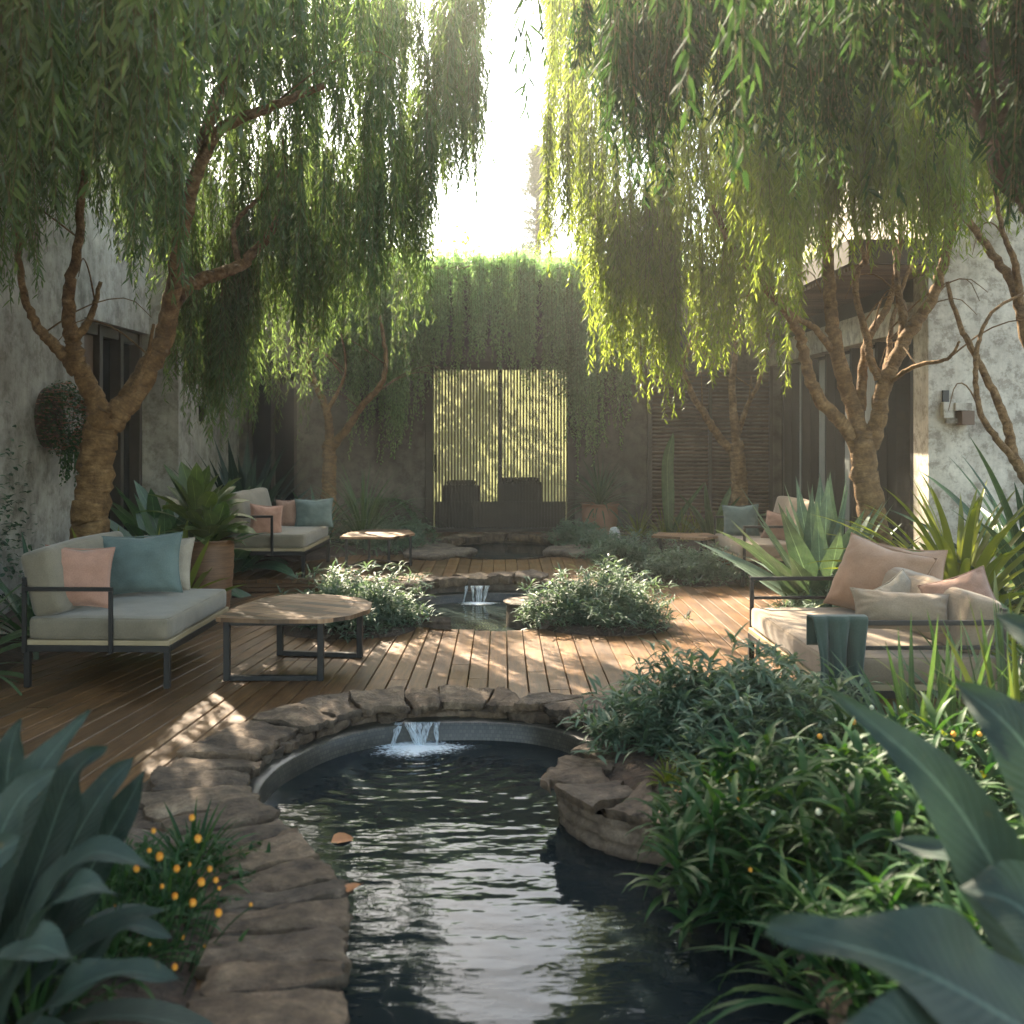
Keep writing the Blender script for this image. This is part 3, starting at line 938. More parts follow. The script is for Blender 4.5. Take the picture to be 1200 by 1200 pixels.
q = np.stack([ii * ny + jj, (ii + 1) * ny + jj, (ii + 1) * ny + jj + 1, ii * ny + jj + 1], -1)
zq = np.maximum.reduce([Z[:-1, :-1], Z[1:, :-1], Z[1:, 1:], Z[:-1, 1:]])
cxx, cyy = GX[:-1, :-1] + 0.035, GY[:-1, :-1] + 0.035
base = np.where(raised(cxx, cyy), PZ, 0)
ok = (zq > base - 0.03) & ~inside(cxx, cyy, pool1) & ~inside(cxx, cyy, pool2) & ~inside(cxx, cyy, pool3)
# peninsula bed keeps clear of its own stone rim edge
mb.add(np.stack([GX, GY, Z], -1).reshape(-1, 3), q[ok])
tag(mb.build('planting_soil', MT['soil'], None, True), kind='structure')


# ---- stone rims
def normals2(P, side):
    T = np.gradient(P, axis=0); T /= np.linalg.norm(T, axis=1)[:, None] + 1e-9
    return np.stack([-T[:, 1], T[:, 0]], 1) * side


def stone_run(mb, P, side, width, ztop, thick, slen=(0.2, 0.34), seed=1, jag=0.05, over=0.0, wfun=None):
    """Coping stones along an inner edge P; side picks which side they lie on."""
    P, s = arcl(np.asarray(P), step=0.02)
    Nn = normals2(P, side)
    L = s[-1]
    a = 0.0
    k = 0
    while a < L - 0.05:
        b = min(L, a + rng.uniform(*slen))
        if L - b < slen[0] * 0.6: b = L
        nu, nv = 9, 15
        sk = rng.normal(0, 0.035, 2)
        u = np.linspace(0, 1, nu); v = np.linspace(0, 1, nv)
        g = 0.008
        dz = rng.normal(0, 0.010); tilt = rng.normal(0, 0.012, 2)
        wi = width if wfun is None else wfun((a + b) / 2)
        wi = wi * rng.uniform(0.92, 1.1); ino = rng.normal(0, jag * 0.35) - over
        ph = rng.uniform(0, 90)
        V = np.zeros((nu, nv, 3)); UV = np.zeros((nu, nv, 2))
        for i in range(nu):
            for j in range(nv):
                ss = np.clip(a + g + (b - a - 2 * g) * u[i] + (sk[0] * (1 - u[i]) + sk[1] * u[i]) * (v[j] - 0.5) * 2 * (0 < v[j]), 0, L)
                q = np.array([np.interp(ss, s, P[:, 0]), np.interp(ss, s, P[:, 1])])
                nn = np.array([np.interp(ss, s, Nn[:, 0]), np.interp(ss, s, Nn[:, 1])])
                o = ino + wi * v[j]
                e = jag * (0.7 * noise.noise(Vector((u[i] * 2.2 + ph, v[j] * 1.2, seed))) + 0.45 * noise.noise(Vector((u[i] * 7 + ph, v[j] * 3, seed))))
                if v[j] in (0, 1): o += e
                q = q + nn * o
                UV[i, j] = (ss + ph, wi * v[j])
                eu, ev = min(u[i], 1 - u[i]) * (b - a), min(v[j], 1 - v[j]) * wi
                ed = min(eu, ev)
                drop = 0.012 * max(0, 1 - ed / 0.016) ** 2
                st = noise.fractal(Vector((q[0] * 5 + ph, q[1] * 5, seed)), 1, 2, 4)
                ly = 0.006 * (math.floor(st * 3.0) / 3.0)
                lay = noise.noise(Vector((ss * 26 + ph, v[j] * 1.6, seed)))
                V[i, j] = (q[0], q[1], ztop + dz + tilt[0] * (u[i] - .5) + tilt[1] * (v[j] - .5) - drop + 0.011 * st + ly * 1.9 + 0.009 * lay)
        mb.grid(V, 0, UV.reshape(-1, 2))
        rim_ = lambda V: [V[i, 0] for i in range(nu)] + [V[nu - 1, j] for j in range(1, nv)] + [V[i, nv - 1] for i in range(nu - 2, -1, -1)] + [V[0, j] for j in range(nv - 2, 0, -1)]
        ring = np.array(rim_(V)); ruv = np.array(rim_(UV)); c = ring.mean(0)
        lo = []
        for f_, ins in ((0.35, 1.012), (0.7, 0.99), (1.0, 0.95)):
            rr = c + (ring - c) * ins; rr[:, 2] = ring[:, 2] - thick * f_
            rr[:, :2] += rng.normal(0, 0.004, (len(rr), 2))
            lo.append(rr)
        G = np.stack([ring] + lo, 1)
        mb.grid(G, 0, np.stack([ruv + np.array((0, -thick * f_)) for f_ in (0, 0.35, 0.7, 1.0)], 1).reshape(-1, 2), closed=True)
        a = b
        k += 1


def wall_run(mb, P, side, z0, z1, course=0.085, back=0.03, blen=0.19, seed=0, amp=0.02):
    """Dry-laid stone face under the rim, real relief with recessed joints."""
    P, s = arcl(np.asarray(P), step=0.014)
    Nn = normals2(P, side)
    zz = np.arange(z0, z1 + 1e-6, 0.0105)
    S, ZZ = np.meshgrid(s, zz, indexing='ij')
    row = np.floor((ZZ - z0) / course)
    fz = (ZZ - z0) / course - row
    off = (np.sin(row * 12.9898 + seed) * 43758.5) % 1
    bl = blen * (0.75 + 0.5 * ((np.sin(row * 4.1 + seed) * 951.1) % 1))
    fs = (S / bl + off + 0.1 * np.sin(S * 9 + row * 3)) % 1
    ids = np.floor(S / bl + off)
    e = np.minimum(np.minimum(fz, 1 - fz) * course, np.minimum(fs, 1 - fs) * bl)
    rel = amp * np.clip(e / 0.018, 0, 1) ** 0.5 + 0.018 * ((np.sin(ids * 78.233 + row * 37.7) * 4375.5) % 1)
    nz = np.array([noise.fractal(Vector((a * 14, b * 14, seed)), 1, 2, 3) for a, b in zip(S.ravel(), ZZ.ravel())]).reshape(S.shape)
    rel = rel + 0.010 * nz
    V = np.zeros((*S.shape, 3))
    V[..., 0] = P[:, 0][:, None] + Nn[:, 0][:, None] * (back + 0.05 - rel)
    V[..., 1] = P[:, 1][:, None] + Nn[:, 1][:, None] * (back + 0.05 - rel)
    V[..., 2] = ZZ
    mb.grid(V)


r1 = empty('stone_pool_rim', (-0.3, 4.9, 0), 'rugged brown stone rim curving round the big front pool with the waterfall', 'pool rim')
mb = MB()
stone_run(mb, rimA, 1, 0.40, 0.014, 0.05, (0.16, 0.34), 13, 0.05, -0.005, lambda s: 0.38 + 0.10 * math.exp(-((s - 3.2) / 0.9) ** 2))
stone_run(mb, rimA, 1, 0.36, 0.06, 0.042, (0.11, 0.27), 3, 0.045, 0.015, lambda s: 0.36 + 0.10 * math.exp(-((s - 3.2) / 0.9) ** 2))
child(mb, 'coping', MT['stone'], r1)
mb = MB()
wall_run(mb, rimA, 1, -0.34, 0.01, 0.085, 0.04, 0.22, 1)
child(mb, 'pool_wall', MT['wallstone'], r1)
# mosaic ledge inside the basin
i0 = 62
LP = rimA[i0:]
LPa, ls = arcl(LP, step=0.03)
Nn = normals2(LPa, 1)
mb = MB()
lw_ = np.interp(ls, [0, 0.5, ls[-1] - 0.4, ls[-1]], [0.0, 1, 1, 0.0])
inn = LPa - Nn * (0.075 * lw_)[:, None]
out_ = LPa + Nn * 0.06
V = np.stack([np.column_stack([inn, np.full(len(ls), -0.33)]), np.column_stack([inn, np.full(len(ls), -0.058)]), np.column_stack([inn + Nn * 0.008, np.full(len(ls), -0.05)]), np.column_stack([out_, np.full(len(ls), -0.05)])], 1)
uv = np.stack([np.broadcast_to(ls[:, None], (len(ls), 4)), np.broadcast_to(np.array([0, 0.272, 0.284, 0.41])[None], (len(ls), 4))], -1)
mb.grid(V, 0, uv.reshape(-1, 2))
child(mb, 'tile_ledge', MT['tile'], r1)

r2 = empty('stone_planter_rim', (0.6, 4.5, 0), 'low rounded stone planter wall jutting into the front pool', 'planter')
mb = MB()
stone_run(mb, rimB[:100], 1, 0.30, 0.052, 0.04, (0.20, 0.42), 5, 0.06, 0.02)
child(mb, 'coping', MT['stone'], r2)
mb = MB()
wall_run(mb, rimB[:110], 1, -0.34, 0.015, 0.06, 0.022, 0.17, 2, 0.024)
child(mb, 'planter_wall', MT['wallstone'], r2)
# flower bed edge on the near side
r2b = empty('stone_bed_edge', (-1.6, 3.95, 0), 'flat stone edging behind the orange flowers at the front', 'bed edging')
mb = MB()
stone_run(mb, spline([(-1.20, 3.90), (-1.55, 4.02), (-1.9, 3.98), (-2.3, 3.8)], 30), 1, 0.2, 0.05, 0.07, (0.25, 0.4), 6, 0.05)
child(mb, 'coping', MT['stone'], r2b)

r3 = empty('stone_pool_rim', (-0.05, 10.2, 0), 'stone rim behind the middle pool below the raised deck step', 'pool rim')
arc = lambda c, r, a0, a1, n=60, ry=None: np.stack([c[0] + r * np.cos(np.linspace(R(a0), R(a1), n)), c[1] + (ry or r) * np.sin(np.linspace(R(a0), R(a1), n))], 1)
mb = MB()
stone_run(mb, arc(P2C, 0.98, 12, 172), -1, 0.27, PZ + 0.035, 0.08, (0.2, 0.34), 7, 0.05)
child(mb, 'coping', MT['stone'], r3)
mb = MB()
wall_run(mb, arc(P2C, 0.99, -70, 250), -1, -0.3, 0.10, 0.09, 0.03, 0.2, 3)
child(mb, 'pool_wall', MT['wallstone'], r3)
mb = MB()
A_ = arc(P2C, 0.90, 20, 160); B_ = arc(P2C, 1.06, 20, 160)
la = np.linspace(0, 2.3, 60)
V = np.stack([np.column_stack([A_, np.full(60, -0.25)]), np.column_stack([A_, np.full(60, -0.008)]), np.column_stack([A_ + (B_ - A_) * 0.06, np.full(60, 0.0)]), np.column_stack([B_, np.full(60, 0.0)])], 1)
mb.grid(V, 0, np.stack([np.broadcast_to(la[:, None], (60, 4)), np.broadcast_to(np.array([0, .242, .25, .4])[None], (60, 4))], -1).reshape(-1, 2))
child(mb, 'tile_ledge', MT['tile'], r3)

r4 = empty('stone_pool_rim', (0, 12.95, PZ), 'low stone rim of the small far pool before the slatted door', 'pool rim')
mb = MB()
stone_run(mb, arc(P3C, 0.85, 15, 165, 60, 1.15), -1, 0.24, PZ + 0.06, 0.09, (0.22, 0.36), 8, 0.05)
child(mb, 'coping', MT['stone'], r4)
mb = MB()
wall_run(mb, arc(P3C, 0.85, -80, 260, 80, 1.15), -1, -0.1, PZ + 0.03, 0.08, 0.03, 0.2, 4)
child(mb, 'pool_wall', MT['wallstone'], r4)


def flagstone(c, rx, ry, zt, th_, label, seed):
    mb = MB()
    a = np.linspace(0, 2 * math.pi, 29)[:-1]
    rr = 1 + 0.16 * np.sin(a * 3 + seed) + 0.08 * np.sin(a * 5 + seed * 2)
    rings = []
    for f_, z in ((0.0, 0.004), (0.35, 0.003), (0.7, 0.002), (0.93, 0), (1.0, -0.012), (1.01, -th_ * 0.5), (0.96, -th_)):
        rings.append(np.stack([c[0] + rx * rr * f_ * np.cos(a), c[1] + ry * rr * f_ * np.sin(a), np.full(28, zt + z) + 0.008 * np.sin(a * 4 + seed) * f_], 1))
    mb.grid(np.stack(rings, 1), closed=True)
    loc = (c[0], c[1], zt - th_)
    o = mb.build('flagstone', MT['stone'], None, True, loc=loc)
    tag(o, label, 'stone', 'flat slabs beside the far pool')


flagstone((-0.80, 12.25), 0.42, 0.52, PZ + 0.065, 0.08, 'big flat slab lying at the near corner of the far pool by the low table', 1.0)
flagstone((-0.98, 12.95), 0.36, 0.4, PZ + 0.045, 0.06, 'smaller flat slab behind the big one, under the silvery groundcover', 2.3)
flagstone((0.80, 12.3), 0.28, 0.42, PZ + 0.07, 0.08, 'flat slab at the far pool edge beside the sunlit groundcover', 4.1)

# round stone drum in the middle pool
e = empty('stone_pedestal', (0.24, 8.86, W2 - 0.2), 'dark round stone drum with a pale flat cap standing in the middle pool', 'pedestal')
mb = MB(); mb.lathe([(0.0, 0), (0.20, 0), (0.205, 0.12), (0.2, 0.3), (0.195, 0.385), (0, 0.385)], (0.24, 8.86, W2 - 0.2))
child(mb, 'drum', MT['wallstone'], e)
mb = MB()
a = np.linspace(0, 2 * math.pi, 25)[:-1]
mb.grid(np.stack([np.stack([0.24 + r * (1 + 0.06 * np.sin(3 * a)) * np.cos(a), 8.86 + r * (1 + 0.05 * np.sin(2 * a)) * np.sin(a), np.full(24, z)], 1) for r, z in ((0, 0.138), (0.2, 0.137), (0.225, 0.128), (0.225, 0.112), (0.0, 0.11))], 1), closed=True)
child(mb, 'cap', MT['stone'], e)


# ---- waterfalls
def waterfall(label, c, w, z0, z1, out, n, foam_r, zw):
    e = empty('waterfall', (c[0], c[1], zw), label, 'waterfall', 'waterfalls into the pools')
    mb = MB()
    for k in range(n):
        x0 = c[0] - w / 2 + w * (k + 0.5) / n
        t = np.linspace(0, 1, 12)
        ww = (w / n) * (1.05 - 0.62 * t + 0.1 * rng.normal()) * rng.uniform(0.8, 1.25)
        cx = x0 + rng.normal(0, 0.008) + 0.02 * (t ** 2) * rng.normal()
        yy = c[1] - out * t ** 0.7
        zz = z0 - (z0 - z1) * t ** 1.7
        V = np.stack([np.stack([cx + ww * s_ + 0.003 * np.sin(9 * t + s_ * 8 + k), yy - 0.012 * (1 - abs(s_) * 2), zz], 1) for s_ in np.linspace(-0.5, 0.5, 7)], 1)
        uv = np.stack([np.broadcast_to((np.linspace(0, 1, 7) * ww[:, None] * 4 + k), (12, 7)), np.broadcast_to(t[:, None], (12, 7))], -1)
        mb.grid(V, 0, uv.reshape(-1, 2))
    child(mb, 'stream', MT['falls'], e)
    mb = MB()
    rr = np.linspace(0.0, 1.0, 12); aa = np.linspace(0, 2 * math.pi, 41)[:-1]
    V = np.zeros((40, 12, 3)); uv = np.zeros((40, 12, 2))
    wob = 1 + 0.12 * np.sin(aa * 3 + 1) + 0.08 * np.sin(aa * 7)
    V[..., 0] = c[0] + (w * 0.35 + foam_r * 1.35) * rr[None] * np.cos(aa)[:, None] * wob[:, None]
    V[..., 1] = c[1] - out - 0.02 + foam_r * 1.05 * rr[None] * np.sin(aa)[:, None] * wob[:, None]
    V[..., 2] = zw + 0.004 + 0.012 * np.exp(-(rr[None] * 3.2) ** 2) * (1 + 0.6 * np.sin(aa * 5)[:, None] * rr[None])
    uv[..., 1] = rr[None]
    mb.grid(V, 0, uv.reshape(-1, 2), closed=True)
    child(mb, 'foam', MT['foam'], e)


waterfall('white water spilling from the ledge of the big front pool', (-0.47, 5.79), 0.27, -0.045, W1, 0.13, 5, 0.20, W1)
waterfall('small white spill below the step of the middle pool', (-0.24, 10.10), 0.24, 0.075, W2, 0.12, 5, 0.14, W2)
mb = MB()
mb.tube(spline([on(350, 846, 0.0), on(395, 838, -0.005), on(460, 829, 0.0), on(530, 823.5, 0.012), on(570, 822, 0.02)], 24), 0.009, 8)
tag(mb.build('garden_hose', MT['hose'], None, True), 'thin black hose running under the coping behind the front waterfall', 'hose')

# ================================================================== BUILDINGS
# back house with the slatted double door
hb = empty('courtyard_house', (0, 15.2, 0), 'dark rendered house across the back with a slatted double door', 'house')
mb = MB()
YB = 15.0
for x0, x1, z0, z1 in ((-4.6, -3.72, 0, 2.62), (-3.0, -1.12, 0, 2.62), (1.07, 2.12, 0, 2.62), (2.12, 4.5, 0, 2.62), (-4.6, 4.5, 2.62, 3.85)):
    mb.box(x0, x1, YB, YB + 0.35, z0, z1)
child(mb, 'wall', MT['concrete_dark'], hb, smooth=False)
mb = MB()
mb.box(-4.6, 4.0, YB - 0.14, YB + 0.9, 3.852, 4.0)
child(mb, 'roof_edge', MT['bronze'], hb, smooth=False, bevel=0.01)
# door
mb = MB()
mb.box(-1.118, -1.0, YB - 0.05, YB + 0.16, PZ + 0.004, 2.617); mb.box(0.95, 1.068, YB - 0.05, YB + 0.16, PZ + 0.004, 2.617)
mb.box(-1.0, 0.95, YB - 0.05, YB + 0.16, 2.50, 2.617); mb.box(-1.0, 0.95, YB - 0.05, YB + 0.16, PZ + 0.004, PZ + 0.06)
door = child(mb, 'door', MT['bronze'], hb, smooth=False, bevel=0.006)
mb = MB()
n = 42
for k in range(n):
    xx = -0.985 + (k + 0.5) * (1.92 / n)
    mb.box(xx - 0.0125, xx + 0.0125, YB - 0.02, YB + 0.03, PZ + 0.06, 2.50)
mb.box(-0.055, 0.0, YB - 0.035, YB + 0.045, PZ + 0.061, 2.499)
o = child(mb, 'slat_screen', MT['bronze'], hb, smooth=False); o.parent = door
mb = MB(); mb.box(-0.99, 0.94, YB + 0.05, YB + 0.09, PZ + 0.062, 0.56)
o = child(mb, 'lower_panel', MT['bronze'], hb, smooth=False); o.parent = door
mb = MB(); mb.tube([(-0.97, YB - 0.075, 1.0), (-0.97, YB - 0.075, 1.25)], 0.012, 8); mb.box(-0.976, -0.964, YB - 0.07, YB - 0.02, 1.06, 1.075); mb.box(-0.976, -0.964, YB - 0.07, YB - 0.02, 1.19, 1.205)
o = child(mb, 'handle', MT['black'], hb); o.parent = door
m, nt, p, out = new_mat('frosted_pane')  # added translucent sheet; its sun glow stands for the garden beyond
p.inputs['Base Color'].default_value = (0.22, 0.22, 0.10, 1); p.inputs['Roughness'].default_value = 0.35
tl = N(nt, 'ShaderNodeBsdfTranslucent')
f_ = noise_n(nt, coords(nt), 2.0, 5)
nt.links.new(ramp(nt, f_, [(0.3, (0.40, 0.42, 0.28)), (0.7, (0.56, 0.56, 0.40))]), tl.inputs[0])
mx = N(nt, 'ShaderNodeMixShader'); mx.inputs[0].default_value = 0.75
nt.links.new(p.outputs[0], mx.inputs[1]); nt.links.new(tl.outputs[0], mx.inputs[2]); nt.links.new(mx.outputs[0], out.inputs['Surface'])
mb = MB(); mb.box(-1.119, 1.069, YB + 0.335, YB + 0.336, 0.1, 2.6)
o = child(mb, 'pane', m, hb, smooth=False); o.parent = door
# dark window
mb = MB(); mb.box(-3.72, -3.0, YB + 0.12, YB + 0.16, 0.02, 2.62)
win = child(mb, 'window', MT['glass'], hb, smooth=False)
mb = MB()
for x0, x1 in ((-3.719, -3.67), (-3.39, -3.34), (-3.05, -3.001)): mb.box(x0, x1, YB + 0.03, YB + 0.115, 0.02, 2.60)
o = child(mb, 'frame', MT['bronze'], hb, smooth=False); o.parent = win
# timber louvre screen
mb = MB()
for k in range(40):
    z = PZ + 0.06 + k * 0.058
    M = Matrix.Translation((3.05, YB - 0.09, z)) @ Matrix.Rotation(R(-32), 4, 'X')
    mb.box(-0.86, 0.86, -0.028, 0.028, -0.006, 0.006, 0, M)
lv = child(mb, 'louvre_screen', MT['slat'], hb, smooth=False)
mb = MB()
for x in (2.15, 3.03, 3.91): mb.box(x - 0.025, x + 0.025, YB - 0.135, YB - 0.045, PZ, 2.52)
o = child(mb, 'frame', MT['bronze'], hb, smooth=False); o.parent = lv

# planters seen as silhouettes behind the door, and unseen bushes added beyond for dappled shade
for (cx, w, z1, lb) in ((-0.60, 0.55, 0.80, 'lower narrower dark planter silhouetted behind the slatted door, on its handle side'), (0.27, 0.68, 0.84, 'wider dark planter silhouetted behind the slatted door leaf without a handle')):
    mb = MB(); mb.box(cx - w / 2, cx + w / 2, 15.10, 15.29, 0.10, z1)
    mb.box(cx - w / 2 + 0.06, cx + w / 2 - 0.06, 15.115, 15.275, z1 + 0.001, z1 + 0.07)
    tag(mb.build('planter_box', MT['bronze'], None, False, 0.03, loc=(cx, 15.2, 0.10)), lb, 'planter', 'planters behind the slatted door')
HB = [(-2.5, 18.0), (-1.5, 17.8), (-0.6, 18.1)]
for k, (x, y) in enumerate(HB):
    def fn(mb, x=x, y=y):
        m = 1100
        cl = np.stack([rng.normal(0, 0.5, 24), rng.normal(0, 0.25, 24), 0.3 + 4.6 * rng.beta(1.9, 1.1, 24)], 1)
        p = np.array((x, y, 0)) + cl[rng.integers(0, 24, m)] + rng.normal(0, 0.15, (m, 3))
        leaves(mb, p, rng.uniform(0, 6.28, m), rng.uniform(-0.8, 0.6, m), rng.uniform(0.09, 0.17, m), 0.075, 0.4, 'lance', 3, 0.2)
        for j in range(14):
            q = np.array((x + rng.normal(0, 0.4), y + rng.normal(0, 0.2), 0))
            mb.tube(spline([q, q + np.array((0.1, 0, 1.6)), q + np.array((rng.normal(0, 0.3), 0, 3.9))], 6), 0.014, 5)
    plant('hedge_bush', (['leafy bush behind the house casting dappled shade on the slatted gate'] * 3)[k],
          'bush', (x, y, -0.06), 'bushes behind the slatted gate', 'foliage', 'hedge', fn)

# trailing creeper on the roof edge
cr = empty('trailing_creeper', (0, 15, 3.9), 'pale green creeper spilling over the roof edge above the slatted door', 'creeper')
mb = MB()
def roofline(x):
    return 3.98 + 0.16 * vnoise(np.stack([x, 0 * x, 0 * x], 1), 1.1, 3, 5) + 0.05 * np.sin(x * 7)


nc = 150
cx = np.sort(rng.uniform(-2.45, 2.35, nc))
cl = np.interp(cx, [-2.45, -1.7, -1.2, -0.9, 0, 0.7, 1.1, 1.6, 1.9, 2.35], [1.7, 2.6, 2.2, 1.55, 1.45, 1.6, 2.7, 2.4, 1.8, 1.3]) * rng.uniform(0.75, 1.12, nc)
k = np.repeat(np.arange(nc), 8)
m = len(k)
x = cx[k] + rng.normal(0, 0.045, m)
y = np.repeat(rng.uniform(13.90, 14.75, nc), 8) + rng.normal(0, 0.03, m)
strands(mb, np.stack([x, y, roofline(x) - 0.02 + rng.normal(0, 0.06, m)], 1), cl[k] * rng.uniform(0.55, 1.05, m), 0.075, 0.02, 0.024, rng.normal(0, 0.015, (m, 2)), (0.15, 0.75))
m = 6500
bx = rng.uniform(-2.6, 2.5, m)
b = np.stack([bx, rng.uniform(13.85, 15.3, m), roofline(bx) - np.abs(rng.normal(0, 0.09, m))], 1)
b[:, 2] = np.maximum(b[:, 2], np.where(b[:, 1] > 14.84, 4.002, 3.4))
leaves(mb, b, rng.uniform(0, 6.28, m), rng.uniform(0.0, 1.4, m), rng.uniform(0.10, 0.38, m), 0.014, rng.uniform(0.8, 2.6, m), 'strap', 5, 0.3)
for kk in range(30):
    x0 = rng.uniform(-2.5, 2.4)
    mb.tube(spline([(x0, 15.0, 4.03), (x0 + rng.normal(0, .1), 14.6, 4.0), (x0 + rng.normal(0, .15), 14.2, 3.92), (x0 + rng.normal(0, .15), 13.9, 3.8)], 10), 0.007, 5, 1)
child(mb, 'foliage', [MT['creeper'], MT['twig']], cr)
mb = MB()
mb.tube([(-5.5, 15.7, 4.28), (0, 15.7, 4.235), (5.5, 15.7, 4.28)], 0.009, 6)
tag(mb.build('overhead_cable', MT['black'], None), 'thin dark cable strung level above the creeper roof', 'cable')

# side house with the weathered wall and glazed door
hl = empty('concrete_house', (-4.4, 9.5, 0), 'weathered grey concrete house wing with a tall black glazed door behind the willow', 'house')
mb = MB()
mb.box(-4.6, -4.2, 2.0, 10.3, -0.03, 5.0)  # wall top raised, hidden by leaves, to shade the left deck
mb.box(-4.6, -4.2, 10.3, 12.2, 2.75, 5.0)
mb.box(-4.6, -3.85, 12.2, 14.998, -0.03, 5.0)
child(mb, 'wall', MT['concrete'], hl, smooth=False)
mb = MB(); mb.box(-4.44, -4.40, 10.3, 12.2, -0.02, 2.75)
dr = child(mb, 'door', MT['glass'], hl, smooth=False)
mb = MB()
for y in (10.303, 10.9, 11.5, 12.10): mb.box(-4.40, -4.28, y, y + 0.09, -0.02, 2.74)
mb.box(-4.40, -4.30, 10.394, 12.10, 2.62, 2.74)
o = child(mb, 'frame', MT['bronze'], hl, smooth=False); o.parent = dr
mb = MB(); mb.box(-4.4, -4.345, 10.4, 10.89, 0.0, 2.61)
o = child(mb, 'timber_panel', MT['slat'], hl, smooth=False); o.parent = dr
mb = MB(); mb.box(-3.849, -3.82, 13.0, 13.16, 1.72, 1.92)
tag(mb.build('wall_vent', MT['black'], None, False, 0.005, loc=(-3.84, 13.08, 1.72)), 'small black vent box on the shaded concrete pier', 'vent')

# house wing with the pale wall, glazing and timber soffit
hr = empty('pale_house', (4.4, 10.5, 0), 'pale mottled concrete house wing with dark glazing and a timber eave', 'house')
mb = MB()
mb.box(4.0, 9.5, 9.6, 9.95, -0.03, 5.2)
mb.box(4.3, 4.6, 9.952, 15.2, 3.345, 5.2)
child(mb, 'wall', MT['concrete_pale'], hr, smooth=False)
mb = MB(); mb.box(3.86, 4.3, 9.952, 14.99, 2.55, 2.85)
child(mb, 'beam', MT['concrete_pale'], hr, smooth=False)
mb = MB(); mb.box(4.10, 4.14, 9.952, 14.998, 0, 2.55)
gl = child(mb, 'window', MT['glass'], hr, smooth=False)
mb = MB()
for y in (9.953, 10.9, 11.7, 12.6, 13.6, 14.5): mb.box(4.0, 4.098, y, y + 0.08, 0, 2.548)
o = child(mb, 'frame', MT['black'], hr, smooth=False); o.parent = gl
mb = MB()
for (y0, y1) in ((11.15, 11.45), (11.82, 12.1), (12.75, 13.1), (13.72, 13.95)):
    yy = np.linspace(y0, y1, 26)
    mb.grid(np.stack([np.stack([4.07 + 0.018 * np.sin(yy * 95), yy, np.full(26, z)], 1) for z in (0.05, 2.5)], 1))
o = child(mb, 'curtain', MT['curtain'], hr); o.parent = gl
mb = MB(); mb.box(3.15, 3.998, 9.3, 14.85, 3.12, 3.34); mb.box(4.0, 4.299, 9.953, 14.99, 2.852, 3.344)
rf = child(mb, 'roof', MT['bronze'], hr, smooth=False)
mb = MB()
for k in range(62):
    mb.box(3.2, 3.997, 9.36 + k * 0.088, 9.41 + k * 0.088, 3.075, 3.118)
o = child(mb, 'soffit', MT['slat'], hr, smooth=False); o.parent = rf
# wall light made of stacked blocks
wl = empty('wall_light', (4.5, 9.55, 1.8), 'block wall light of pale and brown cubes on the pale mottled wall', 'wall light')
q = lambda px, py: at(px, py, 9.5)
def wbox(mb, a, b, dep):
    p, r_ = q(*a), q(*b)
    mb.box(p[0], r_[0], 9.598 - dep, 9.598, r_[2], p[2])
mb = MB(); wbox(mb, (1107, 471), (1119, 490), 0.08); wbox(mb, (1119.3, 472), (1139, 481), 0.11); child(mb, 'pale_block', MT['concrete_pale'], wl, smooth=False, bevel=0.004)
mb = MB(); wbox(mb, (1125, 481.3), (1140, 498), 0.14); child(mb, 'brown_block', MT['slat'], wl, smooth=False, bevel=0.004)
mb = MB(); wbox(mb, (1109, 457), (1116, 470.7), 0.03); child(mb, 'lamp_slot', MT['black'], wl, smooth=False)
mb = MB(); wbox(mb, (1112, 490.3), (1124.7, 496), 0.05); child(mb, 'back_plate', MT['concrete'], wl, smooth=False)

# wall basket of flowers
wb = empty('wall_basket', (-4.08, 9.45, 1.62), 'round wall basket of green leaves and rusty flowers on the grey wall', 'flower basket')
mb = MB()
V = []
for r_, dx in ((0.02, 0.10), (0.14, 0.10), (0.22, 0.075), (0.25, 0.03), (0.252, 0.0)):
    aa = np.linspace(0, 2 * math.pi, 25)[:-1]
    V.append(np.stack([np.full(24, -4.198 + dx), 9.45 + r_ * np.cos(aa), 1.72 + r_ * 1.12 * np.sin(aa)], 1))
mb.grid(np.stack(V, 1), closed=True)
child(mb, 'basket', MT['bark_dark'], wb)
mb = MB()
m = 2600
a = rng.normal(0, 1, (m, 3)); a /= np.linalg.norm(a, axis=1)[:, None]
b = np.array((-4.02, 9.38, 1.71)) + a * np.array((0.26, 0.32, 0.36)) * rng.uniform(0.6, 1, (m, 1))
b = b[b[:, 0] > -4.17]; m = len(b)
leaves(mb, b, rng.uniform(-1.6, 1.6, m), rng.uniform(-0.6, 0.9, m), rng.uniform(0.03, 0.06, m), 0.022, 0.8, 'lance', 3)
strands(mb, np.stack([np.full(26, -4.0), rng.uniform(9.3, 9.75, 26), rng.uniform(1.4, 1.65, 26)], 1), rng.uniform(0.2, 0.42, 26), 0.04, 0.02, 0.02, stem_mat=0)
child(mb, 'foliage', MT['green'], wb)
mb = MB()
b2 = b[rng.permutation(len(b))[:420]] + np.array((0.03, -0.03, 0.0))
leaves(mb, np.repeat(b2, 3, 0), rng.uniform(0, 6.28, len(b2) * 3), 0.3, 0.036, 0.028, 0.5, 'obov', 3)
child(mb, 'flower', MT['rust'], wb)

